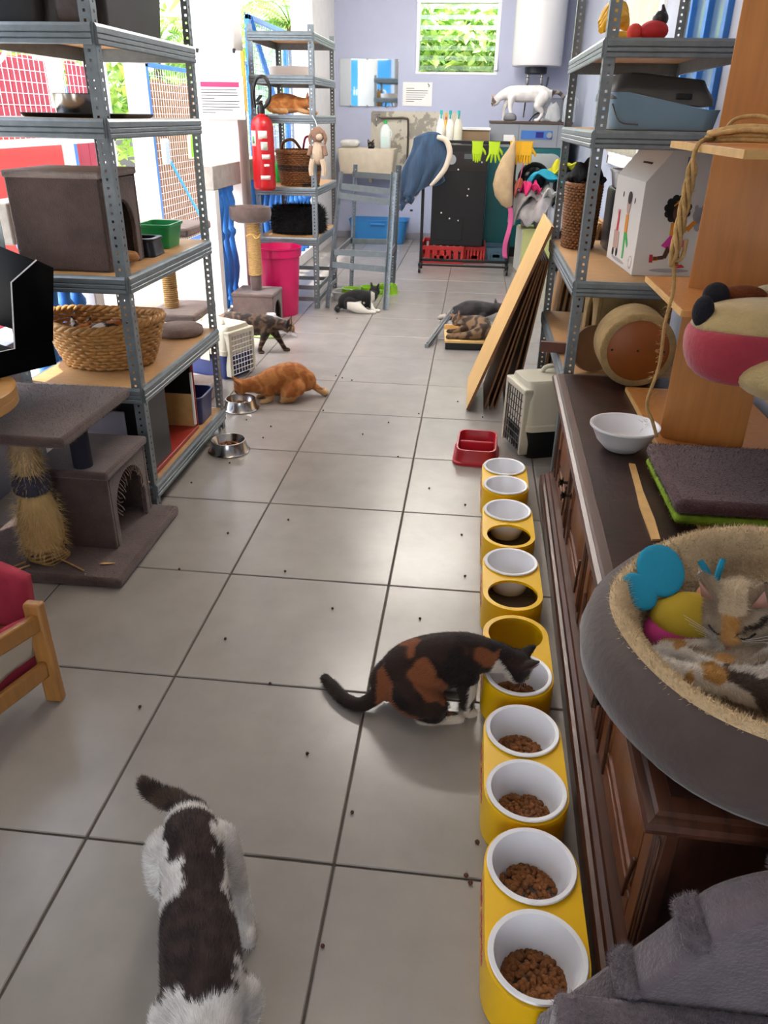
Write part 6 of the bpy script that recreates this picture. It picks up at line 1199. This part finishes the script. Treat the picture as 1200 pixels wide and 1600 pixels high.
make_cat('calico cat crouched eating at the yellow feeding stand', (.795, .575, 0), .06, [(-.115, 0, .085, .068), (-.06, 0, .125, .086), (.02, 0, .16, .084), (.09, 0, .185, .068), (.14, 0, .188, .052), (.19, 0, .18, .043)],
 [[(-.06, -.06, .09, .064), (.0, -.08, .05, .046), (-.03, -.08, .02, .022), (.065, -.07, .014, .018), (.08, -.07, .012, .015)], [(-.06, .06, .09, .064), (.0, .08, .05, .046), (-.03, .08, .02, .022), (.065, .07, .014, .018), (.08, .07, .012, .015)],
  [(.09, -.04, .14, .038), (.10, -.042, .07, .022), (.10, -.042, .016, .017), (.118, -.042, .011, .015)], [(.09, .04, .14, .038), (.10, .042, .07, .022), (.10, .042, .016, .017), (.118, .042, .011, .015)],
  [(-.16, -.03, .05, .025), (-.205, -.045, .025, .021), (-.255, -.02, .02, .019), (-.30, .035, .021, .018), (-.325, .07, .022, .014)]], ((.235, .0, .158), (.60, -.05, -.80), (.80, 0, .60)), c_cal, voxel=.005, fur=60000, furlen=.011, furw=.0011, seed=4)
# white and dark brown cat walking towards the camera
def c_front(p, h):
    x, y, z = p; n = .022*NZ(p, 22, 3)+.014*NZ(p, 60, 8)
    if h is not None: return C('e4e0dc')
    dk = False
    if x < -.245: dk = True
    elif x < -.222: dk = False
    elif x < -.095: dk = abs(y-.004) < .046+n and z > .19
    elif x < .01: dk = (y > -.012+n*1.4 and y < .056+n and z > .2) or (x < -.06 and y < -.052 and z > .18 and z < .25)
    else: dk = z > .20+.5*n and abs(y) < .085 and x < .19-1.6*abs(y)*.6+n*1.6
    if x > -.02 and x <= .05 and y < -.02: dk = z > .185
    if z < .15 and x > -.24: dk = False
    s_ = NZ(p, 40, 5); 
    if dk:
        if x < -.275: return mixc('4b3a31', '2c211d', sstep(math.sin(x*95), -.2, .5))
        return mixc('2d2321', '473834', sstep(s_, -.4, .5))
    return mixc('dcd8d4', 'efedea', sstep(s_, -.4, .4))
make_cat('white cat with dark brown back patches walking in the foreground', (.41, -.335, 0), math.radians(-67), [(-.24, 0, .225, .052), (-.17, 0, .235, .066), (-.06, 0, .228, .068), (.05, 0, .232, .074), (.14, 0, .238, .07), (.21, 0, .24, .055), (.27, 0, .25, .048)],
 [[(-.19, .045, .20, .05), (-.16, .065, .13, .036), (-.185, .08, .07, .020), (-.125, .09, .014, .018), (-.095, .09, .012, .016)], [(-.2, -.045, .20, .05), (-.2, -.06, .12, .034), (-.265, -.06, .06, .019), (-.25, -.06, .014, .017), (-.22, -.06, .012, .015)],
  [(.13, .05, .19, .045), (.12, .055, .10, .023), (.15, .055, .016, .017), (.18, .055, .012, .015)], [(.13, -.05, .19, .045), (.16, -.055, .10, .023), (.21, -.055, .016, .017), (.24, -.055, .012, .015)],
  [(-.255, 0, .235, .028), (-.285, -.02, .245, .024), (-.305, -.05, .25, .021), (-.325, -.075, .258, .018), (-.34, -.085, .265, .013)]], ((.33, 0, .255), (.95, 0, -.25), (.25, 0, .95)), c_front, voxel=.0048, fur=85000, furlen=.014, furw=.0011, lay=(-1, 0, -.2), seed=5)
# tabby calico asleep in the round bed (coordinates from the bed centre)
def c_sleep(p, h):
    n = NZ(p, 18, 2)+.5*NZ(p, 44, 6); s_ = math.sin(p[0]*60+p[1]*25+4*n); c = mixc('4b3b30', '97826a', sstep(s_+.5*n, -.5, .5))
    if h is not None:
        c = mixc('8a7660', 'a89780', sstep(n, -.3, .3))
        if abs(h.y) < .011 and h.z > -.006 and h.x > .012: c = mixc('b58244', 'c99a5e', sstep(n, -.3, .3))
        if h.z < -.010 and h.x > .0: c = C('d9cfc2')
        if h.y > .008 and abs(h.z-.014) < .005 and h.x > .01 and n > 0: c = C('33261f')
        if h.z > .03 and abs(h.y) < .018: c = C('c0ac8e')
        return c
    if p[0] < -.13: c = mixc('e0d9d0', 'b98a4a', sstep(n, .12, .22)); 
    elif p[0] < -.04 and p[1] < -.03: c = mixc('d8cfc4', '4a3b33', sstep(n, -.1, .05))
    return c
make_cat('tabby and white cat asleep in the round bed', (1.455, .025, SBZ+.045), 0, [(-.055, .055, .085, .045), (-.01, .04, .075, .062), (.07, .0, .07, .078), (.13, -.08, .068, .078), (.11, -.16, .06, .066)],
 [[(-.04, .0, .065, .032), (-.12, -.01, .04, .022), (-.19, .025, .03, .018), (-.225, .02, .028, .017)], [(-.03, .02, .06, .03), (-.1, .045, .035, .02), (-.17, .04, .03, .018), (-.205, .045, .03, .016)], [(.10, -.15, .06, .05), (0, -.115, .05, .038), (-.12, -.065, .035, .025), (-.20, -.03, .03, .019), (-.235, -.015, .03, .018)], [(.06, -.12, .07, .045), (-.03, -.06, .065, .034), (-.09, -.05, .05, .022), (-.15, -.015, .045, .018)]],
 ((-.085, .055, .118), (-.36, -.78, -.50), (.14, .55, .82)), c_sleep, voxel=.0046, fur=60000, furlen=.010, furw=.0010, eyes='closed', lay=(.5, .1, -.2), seed=6, hs=1.38)
# calico in the wicker basket
def c_bask(p, h):
    n = NZ(p, 12, 8)+.4*NZ(p, 30, 3)
    if n > .12: return C('b8702e')
    if n < -.22: return C('ddd6cc')
    return C('221814')
make_cat('calico cat curled up in the wicker basket', (-.75, 2.03, .575), .2, [(-.09, -.03, .07, .05), (-.04, -.06, .08, .07), (.05, -.045, .085, .08), (.09, .04, .08, .075), (.02, .085, .07, .06)], [[(.0, .09, .06, .045), (-.07, .08, .03, .025), (-.10, .03, .025, .016)], [(.05, .1, .05, .022), (-.04, .11, .04, .018), (-.12, .07, .04, .012)]], ((-.12, .02, .095), (-.2, .95, -.2), (.1, .2, .97)), c_bask, fur=14000, eyes='closed', seed=7)
# ginger on the far left shelf
make_cat('ginger cat resting on the far left shelf', (-.745, 5.80, 1.542), -.08, [(-.14, 0, .07, .06), (-.07, 0, .08, .075), (.02, 0, .078, .07), (.09, 0, .075, .055), (.13, 0, .08, .045)], [[(-.1, -.05, .05, .05), (-.04, -.065, .03, .03), (.0, -.06, .015, .016)], [(.08, -.045, .05, .03), (.16, -.05, .02, .018), (.25, -.06, .014, .015)], [(.1, .045, .05, .03), (.16, .05, .02, .018), (.22, .04, .014, .015)]], ((.175, 0, .09), (.7, -.55, -.3), (.3, 0, .95)), c_ging, fur=6000, eyes='closed', seed=8)
# ginger inside the carpeted box, paws out
make_cat('ginger cat lying in the carpeted box with paws sticking out', (-.74, 1.93, .998), .1, [(-.10, .02, .06, .05), (-.04, .02, .075, .07), (.02, .01, .075, .068), (.06, 0, .08, .05)], [[(.05, -.03, .04, .03), (.11, -.03, .024, .02), (.17, -.02, .02, .018), (.205, -.015, .018, .017)], [(.05, .03, .04, .03), (.11, .03, .024, .02), (.155, .035, .02, .018), (.185, .035, .018, .017)]], ((.075, .01, .125), (.9, -.2, -.25), (.2, 0, .95)), c_ging, fur=6000, seed=9, hs=.95)
# black and white cat beside the lime bowl
def c_bw(p, h):
    n = .02*NZ(p, 20, 1)
    if h is None and p[1] < -.055+n and p[0] < .16 and p[2] < .10 and p[0] > -.11: return C('d9d3c6')
    if p[2] < .03 and p[0] > .02: return C('d9d3c6')
    if .10 < p[0] < .135 and h is None: return C('d5cfc4')
    return mixc('0b0a0a', '191515', sstep(n*50, -.5, .5))
make_cat('black and white cat lying beside the lime bowls', (-.13, 5.62, 0), .15, [(-.12, 0, .085, .07), (-.05, 0, .10, .085), (.03, .03, .10, .08), (.09, .07, .105, .06), (.125, .11, .12, .045)], [[(-.08, -.05, .08, .062), (.0, -.085, .04, .042), (.06, -.10, .02, .02), (.13, -.10, .014, .017)], [(.08, .02, .07, .032), (.12, -.03, .025, .018), (.17, -.04, .013, .016)], [(-.17, -.01, .05, .026), (-.20, -.04, .03, .022), (-.19, -.08, .025, .02)]], ((.135, .15, .15), (.5, .85, -.1), (.1, .1, .98)), c_bw, fur=14000, seed=10)
# dark grey cat lying
def c_grey(p, h):
    n = NZ(p, 16, 4)
    if p[0] < -.235: return C('b9ada0')
    return mixc('262223', '393434', sstep(n, -.4, .4))
make_cat('dark grey cat lying on its side beyond the tabby', (.87, 5.50, 0), .10, [(-.13, 0, .058, .058), (-.05, 0, .075, .078), (.05, 0, .078, .076), (.12, 0, .085, .06), (.165, 0, .09, .048)], [[(-.12, -.03, .05, .05), (-.19, -.045, .035, .03), (-.25, -.04, .022, .018), (-.29, -.045, .017, .017)], [(-.12, .03, .05, .045), (-.18, .02, .03, .026), (-.25, .0, .02, .018), (-.28, .0, .017, .016)], [(.08, -.05, .05, .03), (.04, -.09, .02, .018), (.0, -.10, .014, .015)]], ((.21, .0, .10), (.35, .9, -.25), (.2, .1, .97)), c_grey, fur=12000, seed=11)
# brown tabby lying on the drawer panel
def c_tab(p, h):
    n = NZ(p, 18, 12)+.4*NZ(p, 40, 2); s_ = math.sin(p[0]*55-p[1]*40+4*n); c = mixc('3d2e22', '85694c', sstep(s_, -.3, .6))
    if p[0] < -.14: c = mixc('2a1e17', '6b543e', sstep(n, 0, .3))
    return c
make_cat('brown tabby cat sprawled on the wooden drawer panel', (.84, 4.645, .0735), .05, [(.10, -.09, .06, .058), (.09, -.02, .075, .074), (.04, .04, .075, .068), (-.02, .07, .08, .052), (-.055, .075, .085, .042)], [[(.09, -.10, .05, .05), (.0, -.12, .03, .032), (-.10, -.12, .02, .019), (-.155, -.125, .016, .017)], [(-.01, .03, .05, .03), (-.09, .02, .025, .019), (-.15, .03, .018, .016)], [(.16, -.08, .04, .02), (.17, -.02, .03, .017), (.13, .03, .025, .013)]], ((-.085, .075, .10), (-.35, -.80, -.35), (0, .5, .85)), c_tab, fur=14000, eyes='closed', seed=12)
# white cat on the washing machine
def c_wht(p, h):
    n = NZ(p, 20, 2)
    if p[0] < -.275: return mixc('4a4442', '8d8682', sstep(math.sin(p[0]*80+p[2]*60), -.2, .5))
    if h is not None and h.x > .005 and h.z > -.014 and h.y > -.005: return C('5a4b45')
    if h is not None and h.z > .035: return C('c9a59a')
    return mixc('d6d2cf', 'e6e3e0', sstep(n, -.3, .3))
make_cat('white cat with striped tail walking on the washing machine', (1.30, 9.18, 1.513), math.pi, [(-.24, 0, .225, .052), (-.17, 0, .24, .068), (-.06, 0, .235, .072), (.05, 0, .235, .072), (.12, 0, .24, .06), (.17, 0, .23, .046), (.21, 0, .21, .04)],
 [[(.10, .04, .20, .04), (.11, .045, .12, .022), (.09, .045, .04, .016), (.10, .045, .013, .016), (.12, .045, .011, .013)], [(.12, -.04, .20, .04), (.16, -.045, .12, .022), (.165, -.045, .05, .016), (.15, -.045, .014, .016), (.175, -.045, .011, .014)], [(-.2, .045, .21, .056), (-.15, .05, .13, .038), (-.2, .05, .08, .019), (-.17, .05, .02, .016), (-.14, .05, .011, .015)], [(-.2, -.045, .21, .056), (-.19, -.05, .13, .038), (-.26, -.05, .08, .019), (-.24, -.05, .02, .016), (-.21, -.05, .011, .015)],
  [(-.27, 0, .25, .024), (-.34, .0, .25, .020), (-.40, .0, .20, .018), (-.42, .0, .13, .014), (-.41, 0, .10, .010)]], ((.25, 0, .175), (.75, 0, -.66), (.66, 0, .75)), c_wht, scale=1.22, fur=9000, furlen=.008, seed=13)
# black kitten in the sink
make_cat('black cat peeking over the rim of the sink', (-.60, 9.92, .965), -math.pi/2+.3, [(-.11, 0, .07, .06), (-.05, 0, .09, .075), (.03, 0, .11, .065), (.07, 0, .16, .05), (.08, 0, .19, .042)], [[(.05, -.04, .09, .03), (.06, -.04, .03, .018), (.08, -.04, .012, .015)], [(.05, .04, .09, .03), (.06, .04, .03, .018), (.08, .04, .012, .015)]], ((.10, 0, .235), (.9, .2, .05), (0, 0, 1)), lambda p, h: C('141112'), fur=5000, seed=14)
# plush dog hanging on the far left shelf
pd = empty('plush_dog', (-.47, 5.60, 1.10), label='brown and cream plush dog hanging from the far left shelf', cat='plush toy'); m_pd = mat('brown plush fur', '8a6a58', .95, bump=.6, bscale=100); m_pc = mat('cream plush fur', 'c3ad94', .95, bump=.6, bscale=100)
MB().ball((.0, 0, .30), (.055, .05, .06), 18, 12).build('head', m_pd, pd, ang=180); MB().ball((.02, -.04, .285), (.028, .03, .024), 12, 8).build('muzzle', m_pc, pd, ang=180); MB().ball((.0, 0, .17), (.055, .05, .09), 18, 12).build('body', m_pc, pd, ang=180)
for s_ in (-1, 1): MB().tube([(s_*.045, 0, .33), (s_*.065, -.01, .28), (s_*.06, -.02, .23)], [.016, .022, .012], 8, smooth=3, flat=(.5, 1)).build('ear', m_pd, pd); MB().tube([(s_*.04, -.02, .12), (s_*.055, -.03, .05), (s_*.05, -.03, .0)], [.025, .022, .02], 8, smooth=3).build('leg', m_pc, pd); MB().tube([(s_*.05, -.02, .22), (s_*.07, -.03, .15)], [.02, .018], 8, smooth=3).build('arm', m_pd, pd)
MB().tube([(0, 0, .35), (-.02, .02, .40), (-.05, .04, .44)], .003, 5).build('loop', m_wht, pd)
pm = MB().ball((0, 0, .018), (.018, .016, .018), 14, 10).build('toy_pompom', mat('magenta felt', 'b03a8c', .9, bump=.6), loc=(.845, .80, 0), ang=180); tag(pm, 'small magenta toy on the floor behind the calico cat', 'cat toy'); MB().tube([(0, 0, .03), (.015, 0, .045), (.02, .01, .035)], .003, 5, smooth=3).build('loop', mat('magenta cord', 'b03a8c', .9), pm)
